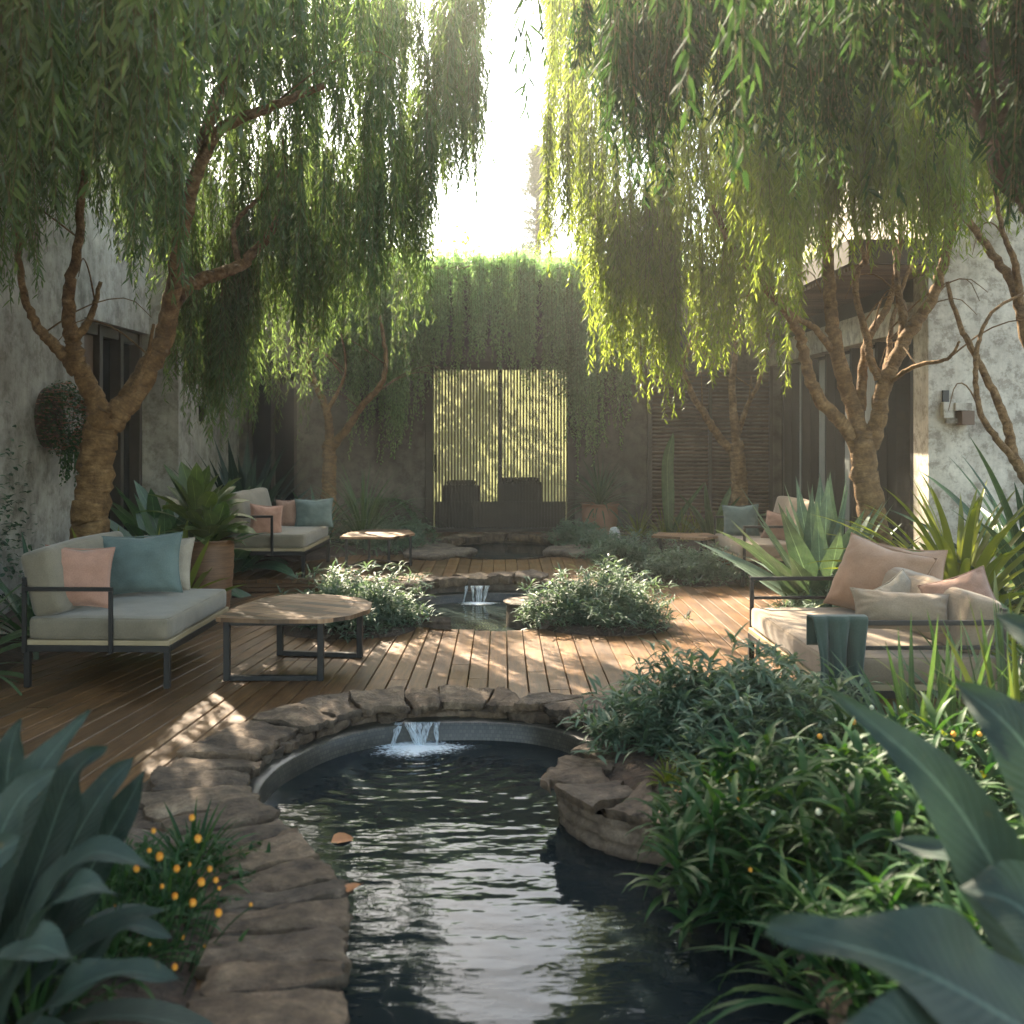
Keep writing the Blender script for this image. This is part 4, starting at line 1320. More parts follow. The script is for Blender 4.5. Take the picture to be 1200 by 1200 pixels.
#@@FURNITURE@@
# ================================================================== FURNITURE
def soft_box(mb, x0, x1, y0, y1, z0, z1, r=0.03, puff=0.015, seed=0, M=None, n=14):
    """Upholstered block: rounded edges, faces slightly swollen, faint unevenness."""
    cx, cy, cz = (x0 + x1) / 2, (y0 + y1) / 2, (z0 + z1) / 2
    hx, hy, hz = (x1 - x0) / 2, (y1 - y0) / 2, (z1 - z0) / 2
    t = np.linspace(-1, 1, n)
    for ax, sg in ((0, 1), (0, -1), (1, 1), (1, -1), (2, 1), (2, -1)):
        A, B = np.meshgrid(t, t, indexing='ij')
        p = np.zeros((n, n, 3)); o = [i for i in range(3) if i != ax]
        # concentrate samples near the edges so the rounding is smooth
        w = lambda q: np.sign(q) * (1 - (1 - np.abs(q)) ** 1.6)
        p[..., ax] = sg; p[..., o[0]] = w(A); p[..., o[1]] = w(B)
        h = np.array((hx, hy, hz))
        P = p * h
        core = np.clip(P, -(h - r), h - r)
        d = P - core
        ln = np.linalg.norm(d, axis=-1, keepdims=True)
        P = core + d / np.maximum(ln, 1e-9) * np.minimum(ln, r)
        fall = (1 - p[..., o[0]] ** 2) * (1 - p[..., o[1]] ** 2)
        sw = puff * fall
        P[..., ax] += sg * sw
        P = P + np.array((cx, cy, cz))
        nz = vnoise(P.reshape(-1, 3), 4.0, 3, seed).reshape(n, n)
        P[..., ax] += sg * 0.016 * nz * fall
        if (sg > 0) == (ax != 1): pass
        else: P = P[::-1]
        if M is not None:
            m = np.array(M); P = P @ m[:3, :3].T + m[:3, 3]
        mb.grid(P)


def sofa(label, c, rz, L=1.25, W=0.9, cush='grey', arm_front=0.62, mirror=1, near_rails=False, z=0.0, back_h=0.42, group='low black framed garden sofas'):
    """Low lounge seat: front towards local +X, long side along Y."""
    e = empty('garden_sofa', (c[0], c[1], z), label, 'sofa', group, rz)
    hx, hy = W / 2, L / 2
    t = 0.022
    mb = MB()
    mb.box(-hx, hx, -hy, -hy + 0.035, 0.225, 0.265); mb.box(-hx, hx, hy - 0.035, hy, 0.225, 0.265)
    mb.box(-hx, -hx + 0.035, -hy + 0.0355, hy - 0.0355, 0.225, 0.265); mb.box(hx - 0.035, hx, -hy + 0.0355, hy - 0.0355, 0.225, 0.265)
    mb.build('frame', MT['black'], e, False, 0.003)
    for sx in (-1, 1):
        for sy in (-1, 1):
            mb = MB(); x = sx * (hx - 0.0185); y = sy * (hy - 0.0185)
            mb.box(x - 0.018, x + 0.018, y - 0.018, y + 0.018, 0.0, 0.2245)
            mb.build('leg', MT['black'], e, False, 0.003)
    mb = MB(); mb.box(-hx + 0.004, hx - 0.004, -hy + 0.004, hy - 0.004, 0.2655, 0.296)
    mb.build('seat_tray', MT['tray'], e, False, 0.003)
    mb = MB(); soft_box(mb, -hx + 0.02, hx - 0.012, -hy + 0.015, hy - 0.015, 0.297, 0.435, 0.028, 0.008, c[0])
    q = np.array([(-hx + 0.03, -hy + 0.025), (hx - 0.022, -hy + 0.025), (hx - 0.022, hy - 0.025), (-hx + 0.03, hy - 0.025)])
    for zz in (0.427, 0.305):
        ring = np.concatenate([[q[i] * (1 - t) + q[(i + 1) % 4] * t for t in np.linspace(0.02, 0.98, 16)] for i in range(4)] + [[q[0] * 0.98 + q[1] * 0.02]])
        mb.tube(np.column_stack([ring, zz + 0.002 * np.sin(np.arange(len(ring)) * 1.3)]), 0.0042, 6)
    mb.build('seat_cushion', MT[cush], e)
    for sy in (-1, 1):
        xf = hx - W * (1 - arm_front)
        y = sy * (hy + 0.0125)
        mb = MB()
        mb.box(-hx, xf, y - 0.012, y + 0.012, 0.605, 0.63)
        mb.box(xf - 0.025, xf, y - 0.0115, y + 0.0115, 0.222, 0.6045)
        mb.box(-hx, -hx + 0.025, y - 0.0115, y + 0.0115, 0.222, 0.6045)
        if near_rails: mb.box(-hx + 0.0255, xf - 0.0255, y - 0.009, y + 0.009, 0.48, 0.50)
        mb.build('armrest', MT['black'], e, False, 0.003)
    mb = MB()
    mb.box(-hx - 0.0125, -hx + 0.0115, -hy - 0.0, hy + 0.0, 0.66, 0.685)
    for y in (-hy + 0.0005, hy - 0.0255): mb.box(-hx - 0.0125, -hx + 0.0115, y, y + 0.025, 0.266, 0.6595)
    mb.build('back_frame', MT['black'], e, False, 0.003)
    mb = MB()
    M = Matrix.Translation((-hx + 0.14, 0, 0.44)) @ Matrix.Rotation(R(-14), 4, 'Y')
    soft_box(mb, -0.1, 0.10, -hy + 0.03, hy - 0.03, 0.0, back_h, 0.045, 0.02, c[1], M)
    mb.build('back_cushion', MT[cush], e)
    return e


def pillow(label, c, w, h, t, normal, mat, roll=0.0, group=None, wrinkle=1.0, seed=0):
    """Scatter cushion: pinched corners, swollen middle, creases."""
    n = 26
    a = np.linspace(-1, 1, n)
    U, Vv = np.meshgrid(a, a, indexing='ij')
    th_ = ((1 - np.abs(U) ** 2.4) * (1 - np.abs(Vv) ** 2.4)) ** 0.5
    x = U * w / 2 * (1 - 0.10 * (1 - Vv ** 2) * np.abs(U) ** 2)
    y = Vv * h / 2 * (1 - 0.10 * (1 - U ** 2) * np.abs(Vv) ** 2)
    mb = MB()
    for sg in (1, -1):
        P = np.stack([x, y, sg * th_ * t / 2], -1)
        nz = vnoise(P.reshape(-1, 3) * np.array((1, 1, 2)), 7.0, 3, seed + sg).reshape(n, n)
        rad = np.arctan2(Vv, U)
        cre = np.sin(rad * 14 + seed * 3 + 3 * nz) * (np.clip(np.hypot(U, Vv) - 0.5, 0, 1)) ** 1.2
        dent = -0.05 * np.exp(-((U - 0.05) ** 2 * 9 + (Vv - 0.75) ** 2 * 3))
        P[..., 2] += sg * (0.013 * nz + 0.009 * cre * wrinkle) * np.clip(th_ * 2, 0, 1)
        P[..., 1] += dent * h * 0.6 * np.clip(Vv, 0, 1)
        if sg < 0: P = P[::-1]
        mb.grid(P)
    edge = np.concatenate([np.stack([x[:, 0], y[:, 0]], 1), np.stack([x[-1, 1:], y[-1, 1:]], 1), np.stack([x[::-1, -1][1:], y[::-1, -1][1:]], 1), np.stack([x[0, ::-1][1:], y[0, ::-1][1:]], 1)])
    mb.tube(np.column_stack([edge, np.zeros(len(edge))]), 0.0045, 6)
    o = mb.build('cushion', MT[mat], None, True)
    nn = Vector(normal).normalized()
    up = Vector((0, 0, 1)); ux = up.cross(nn).normalized(); uy = nn.cross(ux)
    M = Matrix((ux, uy, nn)).transposed().to_4x4()
    o.matrix_world = Matrix.Translation(c) @ M @ Matrix.Rotation(roll, 4, 'Z')
    tag(o, label, 'cushion', group or 'scatter cushions on the sofas')
    return o


def pil(label, px, py, d, w, h, t, normal, mat, roll=0.0, seed=0, wrinkle=1.0):
    return pillow(label, Vector(at(px, py, d)), w, h, t, normal, mat, roll, None, wrinkle, seed)


sofa('grey sofa nearest the viewer beside the teardrop coffee table', (-2.50, 6.99), R(-2), 1.25, 0.92)
pil('dusty pink cushion on the sofa beside the teardrop table', 92, 676, 6.62, 0.42, 0.40, 0.17, (0.42, -0.85, 0.25), 'pink', R(-5), 1)
pil('large teal blue cushion on the sofa beside the teardrop table', 164, 661, 7.22, 0.58, 0.43, 0.17, (0.16, -0.95, 0.28), 'blue', R(2), 2)
pil('cream cushion half hidden behind the large teal blue one', 196, 660, 7.46, 0.36, 0.39, 0.13, (0.1, -0.97, 0.2), 'cream', R(-3), 3)

sofa('grey sofa on the raised deck under the blue green agave', (-2.38, 10.95), R(-2), 1.25, 0.84, z=PZ, back_h=0.40)
pil('smaller dusty pink cushion by the near armrest of the raised deck sofa', 312, 610, 10.5, 0.34, 0.33, 0.14, (0.42, -0.85, 0.22), 'pink', R(-5), 4)
pil('pinkish brown cushion tucked behind the blue one on the raised deck sofa', 338, 602, 11.25, 0.26, 0.32, 0.13, (0.2, -0.95, 0.2), 'rose', R(2), 5)
pil('teal blue cushion on the grey sofa of the raised deck', 368, 601, 11.22, 0.42, 0.32, 0.14, (0.1, -0.96, 0.26), 'blue', R(1), 6)

sofa('beige sofa half hidden behind the spiky agave by the far low table', (2.86, 11.1), R(182), 1.2, 0.86, 'beige', 0.98)
pil('teal blue cushion on the beige sofa behind the agave', 868, 610, 11.4, 0.40, 0.36, 0.14, (-0.3, -0.92, 0.25), 'blue', R(3), 7)
pil('dusky beige cushion on the beige sofa behind the agave', 913, 618, 11.0, 0.34, 0.32, 0.14, (-0.5, -0.8, 0.25), 'rose', R(-8), 8)

sofa('beige sofa among the plants with a green throw over its arm', (2.11, 6.03), R(181), 1.55, 0.93, 'beige', 0.98, near_rails=True, back_h=0.30)
pil('big peach cushion leaning at the far end of the beige sofa with the throw', 1030, 681, 6.55, 0.60, 0.50, 0.34, (-0.62, -0.62, 0.35), 'peach', R(-12), 9, 1.6)
pil('second peach cushion behind the big peach one against the trunk', 1068, 676, 6.75, 0.42, 0.40, 0.18, (-0.3, -0.85, 0.25), 'peach', R(-4), 10)
pil('small cream cushion wedged upright between peach and rose brown ones', 1056, 699, 6.0, 0.22, 0.24, 0.11, (-0.35, -0.8, 0.3), 'cream', R(40), 11)
pil('long beige bolster cushion lying along the near arm of the sofa with the throw', 1056, 716, 5.5, 0.52, 0.22, 0.20, (-0.1, -0.85, 0.4), 'beige', R(-3), 12, 1.5)
pil('rose brown cushion slumped at the back corner of the sofa with the throw', 1128, 707, 5.6, 0.36, 0.33, 0.20, (-0.35, -0.8, 0.42), 'rose', R(22), 13, 1.8)

# throw over the arm
mb = MB()
nu, nv = 34, 46
uu = np.linspace(0, 1, nu); vv = np.linspace(-0.22, 1, nv)
V = np.zeros((nu, nv, 3))
for i, u in enumerate(uu):
    for j, v in enumerate(vv):
        x = 1.575 + 0.29 * u
        fo = (0.030 * math.sin(u * 15 + 1.6 * v) + 0.012 * math.sin(u * 31 + 2)) * min(1, max(0, v) * 2.5 + 0.10)
        if v < 0: yv, zv = 5.29 - 0.0, 0.65 + v * 0.9
        else:
            yv, zv = 5.205 - 0.012 * math.sin(v * 3) - fo, 0.65 - 0.52 * v
        k = np.clip((v + 0.06) / 0.12, 0, 1)
        yv = 5.287 * (1 - k) + (5.205 - 0.02 * v - fo) * k
        zv = (0.648 - 0.52 * max(v - 0.05, 0)) if v > -0.05 else 0.648 + (v + 0.05) * 0.9
        x += (-0.07 * math.sin(min(1, max(0, v) * 1.8) * 1.57) * (u - 0.45)) + (0.22 * max(0, v - 0.55) * (u - 0.2))
        zv += 0.06 * max(0, v - 0.6) * math.sin(u * 4)
        V[i, j] = (x, yv, zv)
mb.grid(V)
o = mb.build('throw_blanket', MT['throw'], None, True, loc=(1.72, 5.2, 0.6))
sm = o.modifiers.new('thick', 'SOLIDIFY'); sm.thickness = 0.008
tag(o, 'dark green throw hanging over the arm of the beige sofa', 'throw')


# ---- tables
def prism(mb, P, z0, z1, mat=0):
    P = np.asarray(P); n = len(P)
    uvt = P @ np.array([[0.2, 1.0], [1.0, -0.2]])
    mb.add(np.vstack([np.column_stack([P, np.full(n, z1)])]), [np.arange(n)[None]], mat, uvt)
    mb.add(np.vstack([np.column_stack([P, np.full(n, z0)])]), [np.arange(n)[::-1][None]], mat, uvt)
    V = np.vstack([np.column_stack([P, np.full(n, z0)]), np.column_stack([P, np.full(n, z1)])])
    q = np.array([[i, (i + 1) % n, n + (i + 1) % n, n + i] for i in range(n)])
    mb.add(V, q, mat, np.vstack([uvt, uvt]))


def clip_poly(P, axis_d, lo, hi):
    """Clip a convex-ish polygon to lo <= p.axis <= hi."""
    def cut(P, sgn, lim):
        out = []
        for i in range(len(P)):
            a, b = P[i], P[(i + 1) % len(P)]
            da, db = sgn * (a @ axis_d) - lim, sgn * (b @ axis_d) - lim
            if da <= 0: out.append(a)
            if (da < 0) != (db < 0) and abs(da - db) > 1e-9: out.append(a + (b - a) * da / (da - db))
        return np.array(out)
    P = cut(P, 1, hi)
    return cut(P, -1, -lo) if len(P) > 2 else P


def plank_top(mb, P, z0, z1, ang, w):
    """Table top of butted planks, cut to the outline P, with short checkered lengths."""
    ax = np.array((math.cos(ang), math.sin(ang))); ay = np.array((-ax[1], ax[0]))
    s = P @ ax
    t = P @ ay
    k0 = s.min()
    k = 0
    while k0 < s.max():
        Q = clip_poly(P, ax, k0 + 0.0008, k0 + w - 0.0008)
        if len(Q) > 2:
            tt = Q @ ay; t0 = tt.min() - rng.uniform(0, 0.2)
            while t0 < tt.max():
                l = rng.uniform(0.18, 0.42)
                S_ = clip_poly(Q, ay, t0 + 0.0008, t0 + l - 0.0008)
                if len(S_) > 2: prism(mb, S_, z0, z1 + rng.normal(0, 0.0004))
                t0 += l
        k0 += w; k += 1


def bar_frame(mb, a, b, h, t=0.02):
    """Flat U shaped sled leg from a to b."""
    a, b = np.asarray(a, float), np.asarray(b, float)
    d = b - a; L = np.linalg.norm(d); an = math.atan2(d[1], d[0])
    M = Matrix.Translation((a[0], a[1], a[2])) @ Matrix.Rotation(an, 4, 'Z')
    mb.box(-t, t, -t, t, 0, h, 0, M); mb.box(L - t, L + t, -t, t, 0, h, 0, M)
    mb.box(t + 0.0005, L - t - 0.0005, -t, t, 0.0, t * 1.7, 0, M)
    mb.box(t + 0.0005, L - t - 0.0005, -t, t, h - t * 1.4, h, 0, M)


t1 = empty('coffee_table', (-1.4, 6.95, 0), 'teardrop shaped wooden coffee table on black sled legs', 'table', 'low wooden tables by the pools')
outl = [(-1.81, 6.50), (-1.45, 6.455), (-1.13, 6.47), (-0.94, 6.63), (-0.875, 6.88), (-0.93, 7.16), (-1.15, 7.40), (-1.45, 7.47), (-1.66, 7.34), (-1.77, 7.0)]
P = np.array([(-1.82, 6.52), (-1.50, 6.455), (-1.12, 6.46), (-0.97, 6.60), (-0.88, 6.82), (-0.90, 7.10), (-1.02, 7.30), (-1.26, 7.45), (-1.52, 7.47), (-1.70, 7.30), (-1.79, 6.95)])
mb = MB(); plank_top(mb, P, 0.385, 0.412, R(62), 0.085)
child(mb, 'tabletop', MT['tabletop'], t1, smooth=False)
mb = MB(); bar_frame(mb, (-1.76, 6.56, 0.002), (-1.16, 6.56, 0.002), 0.382); child(mb, 'leg', MT['black'], t1, smooth=False, bevel=0.003)
mb = MB(); bar_frame(mb, (-1.58, 7.30, 0.002), (-1.0, 7.22, 0.002), 0.382); child(mb, 'leg', MT['black'], t1, smooth=False, bevel=0.003)

t2 = empty('coffee_table', (-1.32, 11.2, PZ), 'small four sided wooden table on the raised deck before the grey sofa', 'table', 'low wooden tables by the pools')
P = np.array([(-1.72, 10.86), (-1.16, 10.8), (-0.95, 11.2), (-1.05, 11.62), (-1.55, 11.66), (-1.70, 11.3)])
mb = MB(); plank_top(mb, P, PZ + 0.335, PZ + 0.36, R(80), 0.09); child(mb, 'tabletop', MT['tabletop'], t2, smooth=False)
for x, y in ((-1.66, 10.93), (-1.20, 10.88), (-1.0, 11.22), (-1.5, 11.58)):
    mb = MB(); mb.box(x - 0.014, x + 0.014, y - 0.014, y + 0.014, PZ + 0.002, PZ + 0.334); child(mb, 'leg', MT['black'], t2, smooth=False, bevel=0.002)
mb = MB(); mb.tube([(-1.66, 10.93, PZ + 0.03), (-1.5, 11.58, PZ + 0.03), (-1.0, 11.22, PZ + 0.03), (-1.66, 10.93, PZ + 0.03)], 0.009, 6); child(mb, 'base_rail', MT['black'], t2)

t3 = empty('coffee_table', (2.05, 11.55, 0), 'low sunlit wooden table rising from the silvery groundcover', 'table', 'low wooden tables by the pools')
P = np.array([(1.68, 11.5), (2.2, 11.2), (2.42, 11.45), (2.38, 11.8), (1.8, 11.9)])
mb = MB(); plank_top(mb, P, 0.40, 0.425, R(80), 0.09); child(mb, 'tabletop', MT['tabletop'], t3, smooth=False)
for x, y in ((1.78, 11.52), (2.2, 11.28), (2.34, 11.72), (1.84, 11.84)):
    mb = MB(); mb.box(x - 0.014, x + 0.014, y - 0.014, y + 0.014, 0.002, 0.399); child(mb, 'leg', MT['black'], t3, smooth=False, bevel=0.002)

#@@PLANTS@@
# ================================================================== POTS
def pot(name, label, c, r, h, mat, soil_z, lip=0.0, bands=0):
    e = empty(name, tuple(c), label, 'pot')
    mb = MB()
    pr = [(0, 0), (r * 0.80, 0)]
    k = 14
    for i in range(k + 1):
        t = i / k
        rr = r * (0.80 + 0.2 * math.sin(min(1, t * 1.25) * 1.57)) + (0.006 * (i % 2) if bands else 0)
        pr.append((rr, h * t))
    pr += [(r + lip, h), (r + lip, h + 0.015), (r * 0.9, h + 0.015), (r * 0.88, soil_z), (0, soil_z)]
    mb.lathe(pr, c, 32)
    child(mb, 'pot', mat, e, smooth=True, bevel=0)
    return e


e = pot('barrel_planter', 'banded brown timber pot holding a broad leaved plant behind the grey sofa', (-2.60, 9.05, 0.0), 0.225, 0.63, MT['barrel'], 0.60, 0.006, 1)
c = (-2.60, 9.05, 0.60)
def fn(mb):
    rosette(mb, c, 30, 0.36, 0.16, (0.45, 1.4), (0.2, 0.9), 'obov', 8, 0.18, 0.09, 0, wavy=0.02)
    rosette(mb, (c[0] + 0.08, c[1] - 0.06, c[2] + 0.08), 22, 0.30, 0.15, (0.3, 1.2), (0.3, 0.9), 'obov', 8, 0.18, 0.06)
    rosette(mb, (c[0] - 0.15, c[1] + 0.2, c[2] + 0.15), 26, 0.55, 0.16, (0.5, 1.4), (0.3, 1.0), 'obov', 8, 0.18, 0.1)
    for a in np.linspace(0, 6.28, 9)[:-1]:
        mb.tube([(c[0], c[1], c[2] - 0.02), (c[0] + 0.06 * math.cos(a), c[1] + 0.06 * math.sin(a), c[2] + 0.16)], 0.008, 5)
plant('broad_leaf_plant', 'broad leaved green plant growing in the banded timber pot', 'plant', c, None, 'foliage', 'broad', fn)

e = pot('terracotta_pot', 'terracotta pot at the dark wall beside the slatted door', (1.36, 14.2, PZ), 0.25, 0.46, MT['terracotta'], 0.43, 0.02)
c = (1.36, 14.2, PZ + 0.43)
plant('potted_palm', 'spiky dark palm growing in the terracotta pot', 'plant', c, None, 'foliage', 'deep',
      lambda mb: rosette(mb, c, 90, 0.72, 0.022, (-0.1, 1.45), (0.4, 1.3), 'strap', 7, 0.3, 0.03))
mb = MB(); mb.lathe([(0, 0), (0.07, 0), (0.072, 0.10), (0.068, 0.19), (0.05, 0.235), (0.02, 0.25), (0, 0.252)], (1.42, 12.9, PZ + 0.02))
tag(mb.build('garden_marker', MT['pale'], None, True, loc=(1.42, 12.9, PZ + 0.02)), 'small pale rounded post standing before the terracotta pot', 'post')


# ================================================================== GROUND PLANTS
def shrub(label, c, rx, ry, h, nc, mat='silver', per=10, ll=0.09, lw=0.014, droop=1.0, name='shrub', cat='shrub', group=None, kind='lance', n=4, elev=(0.0, 1.1), part='foliage'):
    return plant(name, label, cat, c, group, part, mat, lambda mb: mound(mb, c, rx, ry, h, nc, per, ll, lw, droop, kind, n, 0, elev))


GS = 'silvery mounded shrubs round the pools'
shrub('silvery shrub spilling into the middle pool behind the teardrop table', (-1.20, 8.28, 0.0), 0.56, 0.42, 0.42, 620, 'silver', 10, 0.11, 0.015, 1.2, 'silver_shrub', 'shrub', GS)
shrub('silvery shrub beside the round stone drum of the middle pool', (0.82, 8.45, 0.0), 0.58, 0.45, 0.42, 760, 'silver', 10, 0.10, 0.014, 1.1, 'silver_shrub', 'shrub', GS)
shrub('dense silvery groundcover between the small raised table and the door', (-1.45, 13.0, PZ), 0.62, 0.8, 0.34, 620, 'silver', 9, 0.09, 0.016, 1.0, 'silver_shrub', 'shrub', GS)
shrub('silvery mound by the door frame before the terracotta pot', (1.02, 13.2, PZ), 0.36, 0.6, 0.27, 380, 'silver', 9, 0.09, 0.016, 1.0, 'silver_shrub', 'shrub', GS)
shrub('wide sunlit silvery mound around the small pale post', (1.45, 11.85, 0.03), 0.66, 0.55, 0.36, 600, 'silver', 9, 0.09, 0.015, 1.1, 'silver_shrub', 'shrub', GS)
shrub('low sunlit silvery mound under the far wooden table', (2.05, 10.9, 0.02), 0.55, 0.45, 0.30, 460, 'silver', 9, 0.09, 0.014, 1.1, 'silver_shrub', 'shrub', GS)
shrub('pale fluffy mound under the agave and the sofa rail', (2.75, 8.1, 0.04), 0.72, 0.45, 0.28, 420, 'silver', 9, 0.09, 0.013, 1.2, 'silver_shrub', 'shrub', GS)
shrub('feathery grey green bush on the stone planter beside the front pool', (1.10, 4.98, 0.05), 0.62, 0.50, 0.40, 820, 'feather', 11, 0.115, 0.017, 1.1, 'feathery_shrub', 'shrub', n=5)
shrub('taller feathery bush between the stone planter and the green throw', (1.45, 4.75, 0.05), 0.34, 0.40, 0.33, 380, 'feather', 11, 0.11, 0.017, 1.1, 'feathery_shrub', 'shrub', n=5)
shrub('glossy green bush overhanging the front pool', (1.22, 3.45, -0.02), 0.62, 0.62, 0.42, 620, 'green', 9, 0.17, 0.024, 1.3, 'glossy_shrub', 'shrub', n=6, elev=(0.1, 1.3))
shrub('glossy green bush with pale buds below the green throw', (1.62, 4.0, 0.03), 0.50, 0.50, 0.36, 420, 'green', 9, 0.16, 0.022, 1.3, 'glossy_shrub', 'shrub', n=6, elev=(0.1, 1.3))
shrub('dark green fine leaved bush at the bottom corner under the big leaves', (1.45, 2.55, 0.0), 0.55, 0.60, 0.40, 380, 'green', 9, 0.17, 0.024, 1.3, 'glossy_shrub', 'shrub', n=6, elev=(0.1, 1.3))
c = (0.72, 4.45, 0.055)
plant('rosette_plant', 'small light green rosette at the foot of the feathery bush', 'plant', c, None, 'foliage', 'lime',
      lambda mb: [rosette(mb, (c[0] + dx, c[1] + dy, c[2]), 34, 0.13, 0.018, (0.0, 1.3), (0.5, 1.4), 'strap', 5, 0.3, 0.03) for dx, dy in ((0, 0), (0.14, 0.02), (0.25, -0.06), (0.1, 0.12))])
# buds among the glossy leaves
for par, cc, sz in ((bpy.data.objects['glossy_shrub'], (1.22, 3.45, -0.02), 22), (bpy.data.objects['glossy_shrub.001'], (1.62, 4.0, 0.03), 26)):
    for k in range(sz):
        a = rng.uniform(0, 6.28); ph_ = rng.uniform(0.35, 1.2)
        p = np.array((0.55 * math.cos(a) * math.cos(ph_), 0.55 * math.sin(a) * math.cos(ph_), 0.44 * math.sin(ph_) + 0.04))
        mb = MB(); r_ = rng.uniform(0.006, 0.012)
        mb.lathe([(0, -r_), (r_ * 0.8, -r_ * 0.5), (r_, 0.2 * r_), (r_ * 0.5, r_), (0, r_ * 1.15)], p, 8)
        o = mb.build('bud', MT['whitebud' if k % 4 else 'orange'], par, True)

# agave and strap-leaved plants of the sunny side
c = (2.74, 8.75, 0.05)
plant('agave', 'big spiky grey green agave beside the leaning willow trunk', 'agave', c, None, 'foliage', 'agave',
      lambda mb: (rosette(mb, c, 40, 1.15, 0.23, (0.42, 1.5), (-0.05, 0.25), 'agave', 10, 0.2, 0.10, 0, lv=0.16)))
c = (3.45, 7.7, 0.03)
plant('strap_leaf_plant', 'yellow green arching strap leaves behind the peach cushions', 'plant', c, None, 'foliage', 'lime',
      lambda mb: rosette(mb, c, 120, 1.3, 0.075, (0.35, 1.5), (0.6, 1.9), 'strap', 12, 0.3, 0.14))
c = (4.15, 7.9, 0.03)
plant('flax_plant', 'dark green flax with broad upright blades before the pale mottled wall', 'plant', c, None, 'foliage', 'deep',
      lambda mb: rosette(mb, c, 60, 1.45, 0.12, (0.5, 1.5), (0.2, 1.3), 'strap', 11, 0.35, 0.12))
c = (3.75, 8.9, 0.03)
plant('leafy_clump', 'low bright leafy clump between the leaning trunk and the pale wall', 'plant', c, None, 'foliage', 'mid',
      lambda mb: [rosette(mb, (c[0] + dx, c[1] + dy, c[2]), 26, 0.6, 0.12, (0.3, 1.4), (0.4, 1.2), 'paddle', 8, 0.25, 0.08) for dx, dy in ((0, 0), (-0.35, 0.1), (0.3, 0.1))])
c = (3.0, 6.2, 0.03)
plant('striped_strap_plant', 'pale edged strap leaves arching behind the rose brown cushion', 'plant', c, None, 'foliage', 'lime',
      lambda mb: rosette(mb, c, 48, 0.75, 0.045, (0.2, 1.4), (0.8, 2.1), 'strap', 11, 0.35, 0.10))
c = (3.1, 5.6, 0.03)
plant('strap_leaf_plant', 'dark arching strap leaves at the back corner of the beige sofa', 'plant', c, None, 'foliage', 'mid',
      lambda mb: rosette(mb, c, 48, 0.8, 0.05, (0.2, 1.4), (0.8, 2.0), 'strap', 11, 0.35, 0.10))
c = (1.95, 4.45, 0.05)
plant('iris_clump', 'upright dark blades standing before the rails of the beige sofa', 'plant', c, None, 'foliage', 'mid',
      lambda mb: [rosette(mb, (c[0] + dx, c[1] + dy, c[2]), 15, 0.72, 0.036, (0.9, 1.5), (0.0, 0.55), 'strap', 9, 0.3, 0.07) for dx, dy in ((0, 0), (0.28, 0.1), (0.55, -0.05), (-0.2, -0.1), (0.4, 0.3))])
c = (2.25, 3.9, 0.05)
plant('iris_clump', 'pale edged upright blades behind the largest foreground leaf', 'plant', c, None, 'foliage', 'lime',
      lambda mb: [rosette(mb, (c[0] + dx, c[1] + dy, c[2]), 13, 0.85, 0.036, (0.9, 1.5), (0.1, 0.9), 'strap', 9, 0.3, 0.07) for dx, dy in ((0, 0), (0.25, 0.2), (-0.2, 0.15))])

# plants of the rear right bed
c = (2.15, 13.6, PZ)
plant('grassy_clump', 'yellowish grassy clump before the timber louvre screen', 'plant', c, None, 'foliage', 'lime',
      lambda mb: [rosette(mb, (c[0] + dx, c[1] + dy, c[2]), 60, 0.5, 0.016, (0.4, 1.5), (0.5, 1.7), 'strap', 7, 0.3, 0.08) for dx, dy in ((0, 0), (0.45, 0.1), (-0.3, 0.25), (0.85, 0.2), (0.2, -0.3))])
c = (2.18, 13.3, PZ)
plant('paddle_plant', 'single tall paddle leaf standing before the louvre screen', 'plant', c, None, 'foliage', 'mid',
      lambda mb: (leaf_spine(mb, [c, (2.16, 13.3, 0.7), (2.15, 13.28, 1.2), (2.22, 13.25, 1.58)], 0.17, (0.1, -1, 0.1), 0.2, 'paddle', 16),
                  leaf_spine(mb, [c, (2.3, 13.2, 0.5), (2.6, 13.1, 0.95)], 0.07, (0, -1, 0.3), 0.2, 'paddle', 12)))
c = (2.72, 13.2, PZ)
plant('paddle_plant', 'shorter cluster of paddle leaves by the slender rear trunk', 'plant', c, None, 'foliage', 'mid',
      lambda mb: rosette(mb, c, 11, 0.75, 0.15, (0.8, 1.5), (0.0, 0.6), 'paddle', 10, 0.2, 0.06))

# plants of the shaded side
c = (-3.05, 12.1, PZ)
plant('agave', 'dusky blue green agave behind the raised deck sofa', 'agave', c, None, 'foliage', 'blueleaf',
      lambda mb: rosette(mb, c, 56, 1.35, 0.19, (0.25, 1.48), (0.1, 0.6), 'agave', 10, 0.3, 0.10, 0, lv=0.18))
c = (-2.25, 12.6, PZ)
plant('strap_leaf_plant', 'dark green strap leaves at the foot of the forked rear trunk', 'plant', c, None, 'foliage', 'deep',
      lambda mb: rosette(mb, c, 50, 0.9, 0.05, (0.2, 1.4), (0.5, 1.6), 'strap', 10, 0.3, 0.09))
c = (-1.75, 12.9, PZ)
plant('grassy_clump', 'pale arching grass blades behind the small raised table', 'plant', c, None, 'foliage', 'mid',
      lambda mb: rosette(mb, c, 150, 1.1, 0.026, (0.3, 1.5), (0.6, 1.9), 'strap', 10, 0.3, 0.10))
c = (-1.75, 14.2, PZ)
